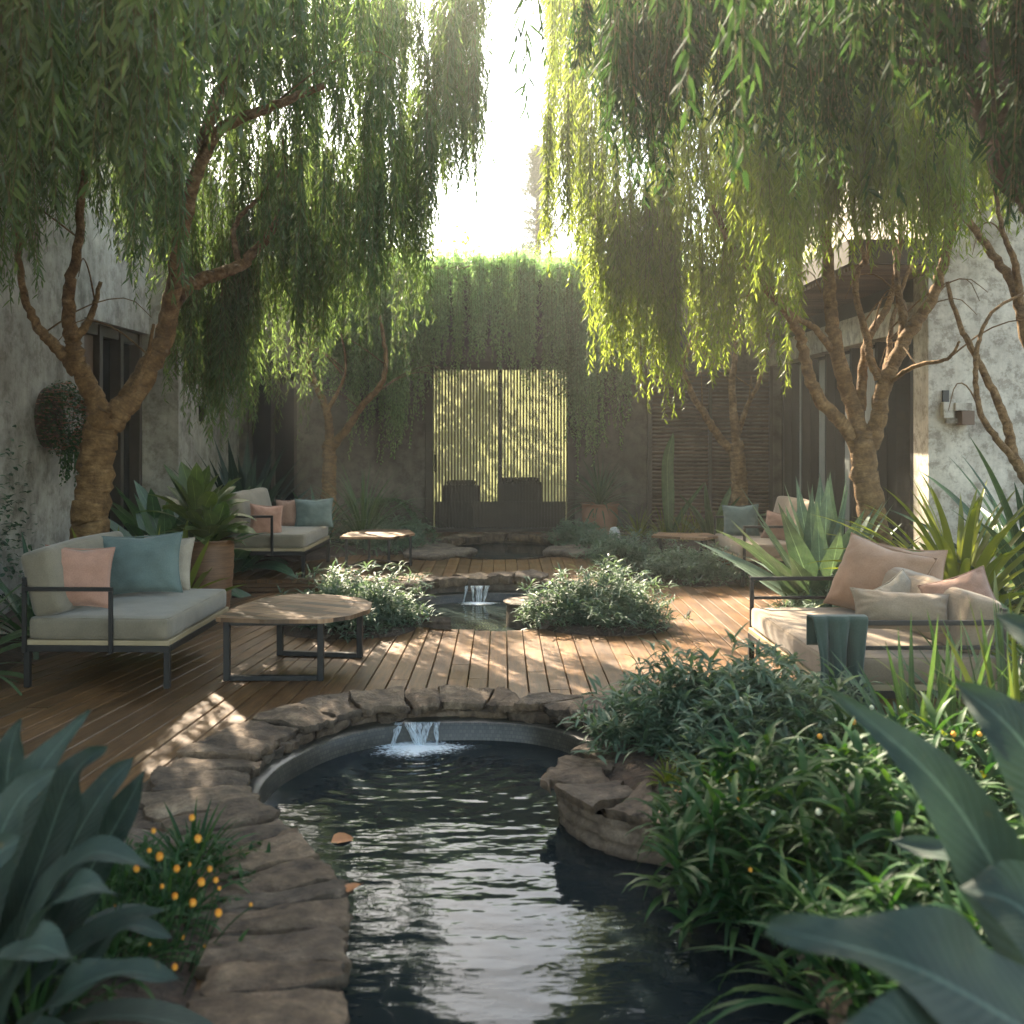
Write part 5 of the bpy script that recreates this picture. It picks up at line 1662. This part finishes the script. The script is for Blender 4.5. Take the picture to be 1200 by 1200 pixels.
def fern(mb):
    for k in range(22):
        az = k * 2.4; L_ = rng.uniform(0.55, 0.8)
        t = np.linspace(0, 1, 15)[1:]
        r_ = L_ * t; z = 0.35 + 0.5 * t - 0.75 * t ** 2
        p = np.stack([c[0] + r_ * math.cos(az), c[1] + r_ * math.sin(az), c[2] + z + 0.1], 1)
        mb.tube(np.vstack([[c], p]), 0.004, 4)
        for s_ in (-1, 1):
            leaves(mb, p, az + s_ * 1.25, 0.1, 0.14 * (1 - 0.7 * t), 0.03, 0.5, 'lance', 4, 0.2)
plant('fern', 'dark fern on the rear wall between the forked trunk and the door', 'fern', c, None, 'foliage', 'mid', fern)
c = (-3.15, 8.25, 0.0)
plant('flax_plant', 'yellow tinged upright blades behind the teal blue cushion', 'plant', c, None, 'foliage', 'lime',
      lambda mb: [rosette(mb, (c[0] + dx, c[1] + dy, c[2]), 9, 0.8, 0.07, (0.8, 1.5), (0.0, 0.6), 'paddle', 9, 0.25, 0.07) for dx, dy in ((0, 0), (0.22, 0.15), (0.42, 0.25), (-0.15, 0.1))])
c = (-3.55, 7.75, 0.0)
plant('strap_leaf_plant', 'dark arching leaves at the foot of the grey wall behind the sofa back', 'plant', c, None, 'foliage', 'deep',
      lambda mb: rosette(mb, c, 36, 0.95, 0.06, (0.3, 1.4), (0.7, 1.9), 'strap', 10, 0.3, 0.1))
c = (-3.55, 6.55, 0.0)
plant('strap_leaf_plant', 'shaded green strap leaves at the picture edge behind the near armrest', 'plant', c, None, 'foliage', 'mid',
      lambda mb: rosette(mb, c, 60, 0.85, 0.05, (0.1, 1.4), (0.7, 1.9), 'strap', 10, 0.3, 0.12))
c = (-3.35, 10.4, 0.02)
plant('leafy_clump', 'dense dark leafy clump before the black glazed door', 'plant', c, None, 'foliage', 'deep',
      lambda mb: [rosette(mb, (c[0] + dx, c[1] + dy, c[2]), 26, 1.05, 0.19, (0.3, 1.4), (0.4, 1.2), 'paddle', 9, 0.2, 0.10) for dx, dy in ((0, 0), (0.45, 0.4), (-0.3, 0.5), (0.1, -0.5), (0.3, 1.0))])
c = (-4.1, 9.1, 0.0)
plant('climbing_vine', 'small dark vine creeping up the grey concrete wall', 'vine', c, None, 'foliage', 'deep',
      lambda mb: leaves(mb, np.stack([np.full(260, -4.17), 8.6 + rng.normal(0, 0.22, 260), np.abs(rng.normal(0.75, 0.35, 260))], 1), rng.uniform(-1.3, 1.3, 260), rng.uniform(-0.5, 0.8, 260), 0.06, 0.035, 0.6, 'lance', 4))

# foreground left: blue green broad leaves and orange flowers
c = (-1.45, 2.55, 0.03)
e = empty('broad_leaf_plant', c, 'large blue green leaves blurred close to the viewer beside the orange flowers', 'plant')
mb = MB()
def fl(pxs, w, up=(0.3, -0.6, 0.75), kind='lance'):
    leaf_spine(mb, [at(*p) for p in pxs], w * 0.9, up, rng.uniform(0.2, 0.5), kind, 26, 0, rng.uniform(0.06, 0.14))
fl([(-60, 1120, 2.5), (0, 1000, 2.5), (45, 905, 2.5), (105, 832, 2.55)], 0.13)
fl([(-40, 1060, 2.6), (0, 960, 2.65), (12, 880, 2.65), (24, 842, 2.65)], 0.10)
fl([(0, 1130, 2.6), (50, 1000, 2.6), (85, 910, 2.6), (124, 874, 2.6)], 0.13)
fl([(20, 1150, 2.7), (75, 1010, 2.7), (120, 930, 2.7), (158, 886, 2.75)], 0.12)
fl([(40, 1150, 2.8), (95, 1040, 2.8), (140, 960, 2.8), (172, 900, 2.8)], 0.14)
fl([(-10, 1180, 2.45), (50, 1060, 2.4), (110, 1000, 2.4), (188, 1022, 2.4)], 0.12, (0, -0.3, 1))
fl([(0, 1200, 2.4), (40, 1090, 2.35), (90, 1040, 2.3), (140, 1050, 2.3)], 0.12, (0, -0.3, 1))
fl([(10, 1230, 2.3), (70, 1170, 2.2), (140, 1140, 2.2), (215, 1148, 2.2)], 0.10, (0, -0.3, 1))
fl([(-40, 1180, 2.4), (-20, 1040, 2.4), (20, 940, 2.4), (70, 900, 2.4)], 0.13)
fl([(30, 1180, 2.75), (60, 1080, 2.75), (75, 990, 2.75), (95, 930, 2.75)], 0.14)
fl([(60, 1190, 2.6), (110, 1120, 2.6), (150, 1085, 2.6), (205, 1100, 2.6)], 0.10, (0, -0.3, 1))
fl([(-50, 1240, 2.2), (0, 1150, 2.15), (40, 1110, 2.1), (95, 1130, 2.1)], 0.13, (0, -0.3, 1))
fl([(-60, 1200, 2.3), (-40, 1080, 2.3), (-10, 1010, 2.3), (30, 980, 2.3)], 0.14)
rosette(mb, (-1.35, 2.6, 0.03), 18, 0.6, 0.12, (0.5, 1.4), (0.3, 1.2), 'paddle', 10, 0.25, 0.1)
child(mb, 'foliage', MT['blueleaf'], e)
c = (-1.28, 3.35, 0.04)
e = empty('flowering_groundcover', c, 'fine green groundcover dotted with small round orange flowers', 'flowers')
mb = MB()
for dx, dy, s_ in ((0, 0, 1), (0.12, -0.35, 0.9), (-0.3, 0.15, 1), (-0.15, -0.5, 1), (0.18, 0.28, 0.9), (-0.35, -0.2, 1), (0.2, -0.05, 0.8), (0.05, -0.7, 1)):
    rosette(mb, (c[0] + dx, c[1] + dy, 0.02), 70, 0.26 * s_, 0.016, (0.1, 1.5), (0.3, 1.6), 'strap', 6, 0.3, 0.14)
mound(mb, (c[0] - 0.02, c[1] - 0.15, 0.0), 0.42, 0.66, 0.20, 420, 8, 0.06, 0.014, 1.0)
child(mb, 'foliage', MT['green'], e)
for px, py in ((225, 960), (44, 970), (14, 968), (56, 985), (187, 1006), (141, 1003), (160, 1020), (175, 998), (150, 962), (222, 1014), (207, 1020), (257, 1042), (253, 1033), (256, 1072), (226, 1060), (294, 1061), (174, 1090), (175, 1108), (140, 1000), (246, 1020), (236, 1036), (190, 1040), (205, 1052), (120, 1010), (100, 990), (135, 1065), (215, 1100), (240, 1110), (205, 1135), (160, 1150), (232, 985), (180, 975)):
    d = 2.95 + rng.uniform(-0.15, 0.2)
    p = at(px, py, d) - np.array(c)
    mb = MB(); r_ = rng.uniform(0.007, 0.016)
    for k in range(9):
        az = k * 0.698
        leaves(mb, [p], [az], [0.9], [r_ * 1.15], [r_ * 0.9], [-0.7], 'obov', 4, -0.3, [0.0])
    mb.lathe([(0, -r_ * 0.5), (r_ * 0.55, -r_ * 0.2), (r_ * 0.7, r_ * 0.4), (r_ * 0.3, r_ * 0.8), (0, r_ * 0.85)], p, 8)
    q = np.array((p[0] * 0.8 + rng.normal(0, 0.03), p[1] + rng.normal(0, 0.04), -0.02))
    mb.tube(spline([q, (q + p) / 2 + np.array((0.01, 0, 0.02)), p + np.array((0, 0, -0.006))], 6), 0.0022, 5, 1)
    mb.build('flower', [MT['orange'], MT['green']], e)

# foreground right: very large leaves
c = (1.55, 1.85, 0.03)
e = empty('giant_leaf_plant', c, 'dark giant leaves blurred at the corner closest to the viewer', 'plant')
mb = MB()
fl([(1330, 1260, 2.0), (1220, 1110, 2.0), (1110, 930, 2.05), (975, 808, 2.15)], 0.17, (-0.55, -0.45, 0.7))
fl([(1340, 1120, 2.2), (1270, 980, 2.2), (1190, 860, 2.25), (1120, 800, 2.35)], 0.20, (-0.55, -0.5, 0.65))
fl([(1360, 960, 2.4), (1290, 830, 2.4), (1230, 760, 2.4), (1165, 718, 2.5)], 0.15, (-0.5, -0.5, 0.7))
fl([(1330, 1290, 1.7), (1190, 1200, 1.62), (1060, 1130, 1.6), (900, 1085, 1.62)], 0.24, (-0.15, -0.45, 0.9))
fl([(1350, 1220, 1.8), (1260, 1130, 1.8), (1190, 1060, 1.85), (1120, 1040, 1.9)], 0.2, (-0.3, -0.5, 0.8))
fl([(1300, 1330, 1.6), (1190, 1290, 1.55), (1080, 1240, 1.5), (960, 1215, 1.5)], 0.26, (-0.1, -0.4, 0.9))
fl([(1320, 1200, 2.3), (1210, 1080, 2.4), (1130, 1010, 2.5), (1040, 985, 2.6)], 0.13, (-0.2, -0.3, 0.9), 'lance')
rosette(mb, (1.6, 2.1, 0.02), 14, 0.75, 0.14, (0.5, 1.4), (0.3, 1.2), 'paddle', 10, 0.25, 0.1)
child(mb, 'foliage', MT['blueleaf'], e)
c = (1.0, 2.8, -0.02)
plant('strap_leaf_plant', 'thin dark blades dipping into the front pool at the bottom', 'plant', c, None, 'foliage', 'green',
      lambda mb: rosette(mb, c, 60, 0.5, 0.024, (0.1, 1.4), (0.7, 2.0), 'strap', 9, 0.3, 0.15))
c = (0.98, 3.9, 0.02)
plant('strap_leaf_plant', 'pale green blades hanging over the planter wall into the front pool', 'plant', c, None, 'foliage', 'green',
      lambda mb: rosette(mb, c, 60, 0.46, 0.024, (0.1, 1.4), (0.7, 2.0), 'strap', 9, 0.3, 0.15))


# fallen leaves
def fallen(label, p, s=0.05):
    mb = MB()
    leaves(mb, [(0, 0, 0)], [rng.uniform(0, 6.28)], [0.15], [s * 1.6], [s], [0.6], 'lance', 6, 0.3)
    o = mb.build('fallen_leaf', MT['deadleaf'], None, True); o.location = tuple(p)
    tag(o, label, 'leaf', 'fallen orange leaves')


fallen('orange leaf floating beside the rounded stone planter', on(634, 912, W1) + np.array((0, 0, 0.004)), 0.06)
fallen('orange leaf floating where the rim pinches the front pool', on(388, 988, W1) + np.array((0, 0, 0.004)), 0.07)
fallen('orange leaf caught on the rim edge of the front pool', on(400, 1046, 0.05) + np.array((0.02, 0, 0.0)), 0.06)
for k in range(7):
    fallen('small rusty leaf littering the soil at the planter edge below the feathery bush', (0.80 + rng.uniform(-0.05, 0.3), 4.25 + rng.uniform(-0.04, 0.12), 0.085), 0.045)

#@@TREES@@
# ================================================================== TREES
def limb(mb, pts, r0, r1, n=None, seg=12, wob=0.015):
    P = np.array([at(*p) if abs(p[0]) > 12 else p for p in pts], float)      # photo pixel and distance, or metres
    n = n or max(10, len(P) * 7)
    C = spline(P, n)
    C[1:-1] += rng.normal(0, wob * (r0 / 0.12 + 0.15), (n - 2, 3)) * 0.5
    r = np.linspace(r0 ** 0.8, r1 ** 0.8, n) ** 1.25
    r = r * (1 + 0.02 * np.sin(np.arange(n) * 1.7) + rng.normal(0, 0.012, n))
    mb.tube(C, r, seg, 0, True, 0.02)
    return C


def twigs(mb, C, k, length=0.9, r=0.008, up=0.5):
    for i in rng.integers(len(C) // 3, len(C), k):
        p = C[i]; a = rng.uniform(0, 6.28)
        d1 = np.array((math.cos(a), math.sin(a), up)) * length * rng.uniform(0.5, 1.1)
        mb.tube(spline([p, p + d1 * 0.5 + np.array((0, 0, 0.08)), p + d1, p + d1 * 1.3 - np.array((0, 0, 0.25))], 9), np.linspace(r, r * 0.35, 9), 6, 0)


def tree(name, label, base, limbs, crown_fn, bark='bark', leaf='willow', group=None, flare=1.3, cat='tree', tw=6, twl=0.9):
    e = empty(name, tuple(base), label, cat, group)
    mb = MB()
    for i, (pts, r0, r1) in enumerate(limbs):
        C = limb(mb, pts, r0, r1)
        if i > 0: twigs(mb, C, tw, twl)
    child(mb, 'trunk', MT[bark], e)
    mb = MB()
    crown_fn(mb)
    child(mb, 'crown', [MT[leaf], MT['twig']], e)
    return e


GW = 'weeping willows round the courtyard'
# --- willow by the grey wall
def crown1(mb):
    curtain(mb, 438, 566, 9.0, 10.4, [(430, 385), (470, 370), (490, 360), (500, 310), (530, 255), (555, 240), (570, 225)], 40, 25, per=9)
    curtain(mb, 290, 445, 8.4, 10.6, [(290, 450), (330, 390), (370, 420), (420, 390), (445, 380)], 46, 30)
    for px, py in ((490, 428), (484, 410), (470, 385), (446, 400), (416, 440), (402, 420), (372, 455), (352, 430), (318, 440), (300, 470), (262, 545), (240, 548), (228, 520), (505, 330), (532, 285), (556, 262)):
        curtain(mb, px - 4, px + 4, 9.0, 10.2, [(px, py)], 1, 6, rad=0.055, per=11, lens=(1.3, 2.1), chain=False, dens=1)
    curtain(mb, 190, 300, 9.0, 10.8, [(190, 450), (230, 520), (260, 520), (300, 460)], 20, 30)
    for k in range(34):
        px = rng.uniform(196, 445)
        py = np.interp(px, [196, 230, 265, 300, 340, 372, 420, 445], [500, 540, 550, 500, 440, 470, 450, 410]) - abs(rng.normal(0, 20))
        curtain(mb, px - 3, px + 3, 9.0, 10.8, [(px, py)], 1, 5, rad=0.05, per=9, lens=(1.3, 2.2), chain=False, dens=1)
    curtain(mb, 215, 290, 9.2, 9.8, [(215, 520), (290, 535)], 8, 12)
    curtain(mb, -120, 210, 9.0, 11.0, [(-120, 360), (60, 350), (120, 330), (210, 350)], 40, 60)
    curtain(mb, -90, 205, 7.6, 9.4, [(-90, 430), (40, 400), (75, 345), (120, 330), (160, 385), (205, 340)], 24, 30, dens=1)
    curtain(mb, -60, 205, 7.4, 9.0, [(-60, 350), (60, 330), (120, 290), (205, 340)], 18, 45)
    curtain(mb, 60, 440, 6.8, 8.6, [(60, 270), (150, 220), (240, 140), (300, 110), (380, 190), (440, 150)], 34, 70)
    curtain(mb, 165, 220, 5.9, 6.4, [(165, 395), (190, 405), (220, 385)], 6, 15, rad=0.09)
    curtain(mb, -80, 170, 5.6, 7.4, [(-80, 430), (20, 400), (60, 310), (120, 300), (170, 330)], 26, 50)
    curtain(mb, -60, 240, 4.2, 5.4, [(-60, 360), (20, 320), (90, 290), (160, 300), (240, 120)], 22, 60, per=8, llen=0.13, lw=0.018)
    curtain(mb, 200, 400, 4.8, 6.2, [(200, 170), (300, 60), (400, 40)], 10, 40, per=7, llen=0.13, lw=0.018)
    overhead(mb, -4.3, -1.0, -1.2, 4.6, 4.0, 5.2, 330)
    overhead(mb, -5.2, -1.6, 5.4, 8.6, 5.2, 6.2, 380)


def overhead(mb, x0, x1, y0, y1, z0, z1, n):  # unseen leaf masses added above the frame to shade what lies below
    p = np.stack([rng.uniform(x0, x1, n), rng.uniform(y0, y1, n), rng.uniform(z0, z1, n)], 1)
    strands(mb, np.repeat(p, 5, 0) + rng.normal(0, 0.12, (n * 5, 3)), rng.uniform(0.7, 1.5, n * 5), 0.13, 0.02, 0.034)


D1 = 8.6
tree('willow_tree', 'stout leaning willow with forked trunk by the weathered grey wall', (-3.46, D1, 0),
     [([(-3.46, D1, -0.05), (-3.46, D1, 0.3), (105, 640, D1), (108, 580, D1), (116, 520, D1), (126, 478, D1)], 0.17, 0.135),
      ([(120, 500, D1), (112, 470, 8.55), (92, 430, 8.45), (84, 395, 8.4), (80, 350, 8.3), (88, 300, 8.2), (100, 200, 8.1)], 0.10, 0.028),
      ([(126, 500, D1), (150, 470, 8.65), (178, 425, 8.7), (194, 390, 8.75), (205, 352, 8.8), (235, 328, 8.8), (280, 312, 8.9), (315, 275, 9.0), (340, 225, 9.1)], 0.115, 0.03),
      ([(192, 395, 8.75), (205, 330, 8.5), (222, 230, 8.3), (255, 155, 8.2), (320, 125, 8.1), (380, 100, 8.0)], 0.08, 0.026),
      ([(90, 435, 8.45), (65, 405, 8.4), (42, 380, 8.3), (25, 330, 8.2), (20, 250, 8.1)], 0.06, 0.018),
      ([(84, 400, 8.4), (105, 375, 8.5), (118, 330, 8.6)], 0.045, 0.015),
      ([(150, 470, 8.6), (172, 420, 8.5), (180, 380, 8.4)], 0.03, 0.012),
      ([(280, 312, 8.9), (275, 265, 9.0), (305, 230, 9.1), (330, 200, 9.1)], 0.03, 0.010),
      ([(235, 180, 8.25), (260, 100, 8.3), (290, 40, 8.4), (300, -60, 8.5)], 0.06, 0.02)],
     crown1, 'bark', 'willow', GW, tw=1)


# --- sunlit willow of the right side
def crown2(mb):
    curtain(mb, 640, 700, 9.4, 11.0, [(640, 260), (660, 300), (700, 380)], 18, 25)
    curtain(mb, 682, 800, 8.8, 11.0, [(682, 370), (710, 410), (750, 450), (785, 480), (800, 470)], 28, 35)
    for px, py in ((647, 330), (668, 352), (693, 455), (704, 440), (722, 470), (745, 500), (752, 440), (778, 500), (787, 528), (815, 470), (842, 480), (862, 455), (884, 495), (905, 460), (926, 470), (735, 470), (765, 510), (783, 515), (792, 500), (718, 490), (850, 490), (828, 470), (895, 470)):
        curtain(mb, px - 4, px + 4, 8.8, 9.6, [(px, py)], 1, 6, rad=0.06, per=12, lens=(1.3, 2.1), chain=False, dens=1)
    curtain(mb, 790, 930, 8.4, 10.4, [(790, 420), (840, 430), (880, 440), (910, 400), (930, 370)], 28, 35)
    curtain(mb, 900, 1260, 7.9, 9.35, [(900, 340), (980, 305), (1050, 315), (1120, 330), (1260, 330)], 84, 40)
    curtain(mb, 850, 1110, 7.5, 8.9, [(850, 360), (900, 395), (950, 365), (1000, 330), (1050, 345), (1110, 340)], 46, 24, dens=1)
    curtain(mb, 900, 1210, 7.4, 8.6, [(900, 320), (980, 260), (1050, 260), (1120, 290), (1210, 260)], 26, 50)
    curtain(mb, 700, 900, 7.0, 8.6, [(700, 180), (760, 280), (830, 310), (900, 300)], 22, 70)
    curtain(mb, 848, 960, 6.4, 7.2, [(848, 340), (890, 390), (925, 420), (960, 330)], 14, 35)
    curtain(mb, 1060, 1130, 6.4, 7.2, [(1060, 390), (1100, 420), (1130, 330)], 9, 30)


D2 = 9.0
tree('willow_tree', 'sunlit willow with many ruddy limbs rising behind the peach cushions', (3.28, D2, 0),
     [([(3.34, D2, -0.05), (3.30, D2, 0.35), (1026, 640, D2), (1020, 590, D2), (1011, 545, D2), (1012, 505, D2)], 0.14, 0.105),
      ([(1008, 535, D2), (990, 500, D2), (962, 470, 8.9), (948, 440, 8.9), (938, 395, 8.85), (925, 370, 8.8), (900, 340, 8.8), (860, 290, 8.7), (835, 240, 8.7)], 0.066, 0.025),
      ([(1010, 530, D2), (1002, 485, 9.05), (985, 430, 9.1), (975, 380, 9.1), (972, 330, 9.1), (968, 260, 9.1), (960, 150, 9.1)], 0.082, 0.04),
      ([(1016, 530, D2), (1030, 490, 8.95), (1035, 455, 8.9), (1052, 415, 8.85), (1072, 380, 8.8), (1092, 350, 8.75), (1110, 290, 8.7), (1130, 200, 8.6)], 0.080, 0.035),
      ([(1008, 480, 9.05), (1012, 430, 9.1), (1018, 395, 9.15), (1040, 360, 9.2), (1050, 320, 9.2), (1055, 260, 9.2), (1050, 180, 9.2)], 0.048, 0.016),
      ([(1030, 445, 8.9), (1020, 420, 8.95), (1016, 395, 9.0), (1004, 350, 9.05), (1004, 320, 9.05), (1018, 295, 9.0), (1012, 250, 9.0)], 0.04, 0.018),
      ([(1058, 405, 8.85), (1058, 365, 8.9), (1052, 340, 8.9), (1050, 300, 8.95), (1040, 240, 9)], 0.045, 0.016),
      ([(1036, 445, 8.95), (1042, 410, 9.1), (1046, 375, 9.15), (1070, 300, 9.3)], 0.035, 0.014),
      ([(975, 410, 9.1), (955, 385, 9.0), (930, 370, 8.95), (905, 350, 8.9), (880, 320, 9)], 0.035, 0.014),
      ([(1040, 450, 8.9), (1070, 430, 8.6), (1110, 420, 8.4), (1125, 400, 8.3)], 0.025, 0.010),
      ([(1016, 310, 9.0), (1000, 250, 9.0), (1010, 180, 9)], 0.025, 0.012)],
     crown2, 'bark', 'willow_gold', GW, tw=2, twl=0.7)


# --- nearest tree, its trunk out of the frame
def crown3(mb):
    curtain(mb, 602, 622, 4.7, 5.0, [(598, 165), (612, 170), (625, 120)], 2, 8, per=3, rad=0.05, cap=0.45)
    curtain(mb, 632, 668, 4.7, 5.2, [(632, 40), (655, 72), (670, 60)], 4, 15, per=4, rad=0.08, cap=0.44)
    curtain(mb, 690, 800, 4.8, 5.6, [(690, 120), (700, 170), (740, 250), (775, 295), (800, 200)], 20, 40, rad=0.10, llen=0.11, lw=0.015, per=10)
    curtain(mb, 790, 1000, 4.6, 5.8, [(790, 190), (860, 260), (930, 330), (1000, 220)], 26, 60, llen=0.11, lw=0.015, per=10)
    curtain(mb, 980, 1260, 4.0, 5.6, [(980, 170), (1100, 200), (1180, 340), (1260, 420)], 30, 70, llen=0.115, lw=0.016, per=10)
    overhead(mb, 0.7, 4.8, -1.2, 4.4, 3.9, 5.2, 400)


tree('willow_tree', 'dark near willow whose thick bough enters at the top corner', (3.5, 4.9, 0),
     [([(3.5, 4.9, -0.05), (3.45, 4.9, 0.8), (3.2, 4.9, 1.8), (1290, 300, 4.9), (1225, 220, 4.9)], 0.19, 0.13),
      ([(1230, 230, 4.9), (1190, 190, 4.9), (1160, 110, 4.9), (1120, 45, 4.9), (1070, 5, 4.9), (990, -60, 4.9), (880, -130, 5.0)], 0.13, 0.05),
      ([(1150, 90, 4.9), (1100, 75, 5.0), (1050, 70, 5.1)], 0.03, 0.012),
      ([(1210, 210, 4.9), (1200, 90, 5.0), (1180, -40, 5.1)], 0.06, 0.03)],
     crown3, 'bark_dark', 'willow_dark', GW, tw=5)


# --- small multi-stem tree before the pale wall
def crown4(mb):
    curtain(mb, 1090, 1290, 7.4, 8.6, [(1090, 330), (1150, 300), (1200, 340), (1290, 380)], 12, 40, per=6)


tree('slender_willow', 'slender bent stems of a young willow before the pale mottled wall', (4.30, 8.1, 0),
     [([(4.45, 8.1, -0.05), (1215, 590, 8.1), (1190, 540, 8.1), (1180, 500, 8.1), (1165, 460, 8.1), (1140, 410, 8.1), (1125, 380, 8.1), (1110, 330, 8.1)], 0.055, 0.015),
      ([(1190, 540, 8.1), (1165, 510, 8.0), (1148, 480, 7.95), (1143, 430, 7.9), (1150, 390, 7.9), (1170, 360, 7.9), (1230, 330, 7.9)], 0.03, 0.009),
      ([(4.6, 8.2, 0.0), (1240, 480, 8.2), (1205, 400, 8.2), (1190, 340, 8.2), (1165, 300, 8.2), (1120, 240, 8.2)], 0.07, 0.025),
      ([(1195, 360, 8.2), (1190, 310, 8.1), (1175, 270, 8.0), (1165, 220, 8)], 0.035, 0.012)],
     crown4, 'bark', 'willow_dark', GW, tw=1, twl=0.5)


# --- rear trees
def crown5(mb):
    curtain(mb, 330, 500, 12.2, 14.0, [(330, 440), (370, 420), (420, 470), (460, 490), (500, 430)], 20, 40, per=8, capz=5.4, llen=0.10, lw=0.016, spacing=0.032)
    curtain(mb, 290, 380, 12.5, 14.2, [(290, 520), (350, 560), (380, 520)], 10, 40, per=7, capz=4.6, spacing=0.032)


D5 = 13.2
tree('willow_tree', 'small rear willow with a forked trunk rising behind the raised deck sofa', (-2.24, D5, PZ),
     [([(-2.24, D5, PZ - 0.05), (385, 590, D5), (386, 555, D5), (386, 515, D5)], 0.105, 0.085),
      ([(386, 525, D5), (384, 485, D5), (372, 455, D5), (362, 430, D5), (365, 400, D5), (375, 330, D5)], 0.06, 0.02),
      ([(388, 525, D5), (405, 505, 13.1), (425, 475, 13.0), (448, 448, 12.9), (452, 415, 12.9), (445, 370, 12.9)], 0.06, 0.02),
      ([(384, 480, D5), (398, 455, 13.3), (405, 430, 13.4), (400, 390, 13.5)], 0.03, 0.012)],
     crown5, 'bark', 'willow', GW, tw=4)


def crown6(mb):
    curtain(mb, 690, 800, 12.0, 13.6, [(690, 400), (740, 410), (790, 440), (800, 420)], 9, 40, per=7, capz=5.0, llen=0.10, lw=0.016, spacing=0.032)
    curtain(mb, 800, 960, 12.4, 14.0, [(800, 400), (860, 410), (900, 420), (960, 380)], 13, 40, per=7, capz=5.2, llen=0.10, lw=0.016, spacing=0.032)


D6 = 13.0
tree('willow_tree', 'slim rear willow forking low before the timber louvre screen', (3.0, D6, PZ),
     [([(3.0, D6, PZ - 0.05), (866, 600, D6), (866, 560, D6), (862, 520, D6)], 0.115, 0.095),
      ([(864, 535, D6), (845, 515, D6), (825, 485, 12.95), (808, 455, 12.9), (800, 425, 12.9), (815, 395, 12.9), (830, 370, 12.9)], 0.06, 0.02),
      ([(864, 530, D6), (860, 490, D6), (858, 450, D6), (862, 410, D6), (858, 350, D6)], 0.065, 0.025),
      ([(864, 510, D6), (876, 475, 13.1), (892, 440, 13.1), (900, 390, 13.1)], 0.04, 0.015)],
     crown6, 'bark', 'willow_gold', GW, tw=4)


# --- far trees beyond the roof
def conifer(label, base, h, w, n, seed):
    e = empty('conifer_tree', tuple(base), label, 'tree', 'hazy trees beyond the roof')
    mb = MB(); mb.tube([tuple(base), (base[0], base[1], base[2] + h * 0.97)], [0.2, 0.03], 8)
    child(mb, 'trunk', MT['bark_dark'], e)
    mb = MB()
    for k in range(n):
        t = rng.uniform(0.15, 1.0) ** 0.8
        a = rng.uniform(0, 6.28)
        r = w * (1.02 - t) * rng.uniform(0.6, 1.1) + 0.1
        z = base[2] + h * t
        p0 = np.array((base[0], base[1], z)); p1 = p0 + np.array((r * math.cos(a), r * math.sin(a), r * 0.25))
        mb.tube([p0, p1], [0.02, 0.006], 4)
        m = 46
        u = rng.uniform(0.25, 1, m)[:, None]
        b = p0 + (p1 - p0) * u + rng.normal(0, 0.10, (m, 3))
        leaves(mb, b, a + rng.normal(0, 0.9, m), rng.uniform(-0.3, 0.9, m), rng.uniform(0.12, 0.26, m), 0.035, 0.4, 'lance', 3)
    child(mb, 'crown', MT['conifer'], e)


conifer('tall hazy conifer rising beyond the creeper roof', (0.95, 27.0, 0), 9.0, 2.0, 300, 1)
conifer('hazy dark conifer whose top just clears the roof beside the tall one', (3.9, 25.0, 0), 7.6, 1.9, 200, 2)
conifer('small hazy treetop peeping over the roof behind the hanging willow tips', (-2.1, 24.0, 0), 5.9, 1.3, 130, 3)

#@@HAZE@@
mb = MB()
mb.box(-92, 92, -92, 122, -1.8, 10.5)
m, nt, p, out = new_mat('haze_air')
nt.nodes.remove(p)
pv_ = N(nt, 'ShaderNodeVolumePrincipled')
pv_.inputs['Color'].default_value = (0.95, 0.95, 0.88, 1)
pv_.inputs['Density'].default_value = 0.003
pv_.inputs['Anisotropy'].default_value = 0.55
nt.links.new(pv_.outputs[0], out.inputs['Volume'])
hz = mb.build('haze', m, None, False)
tag(hz, kind='stuff')
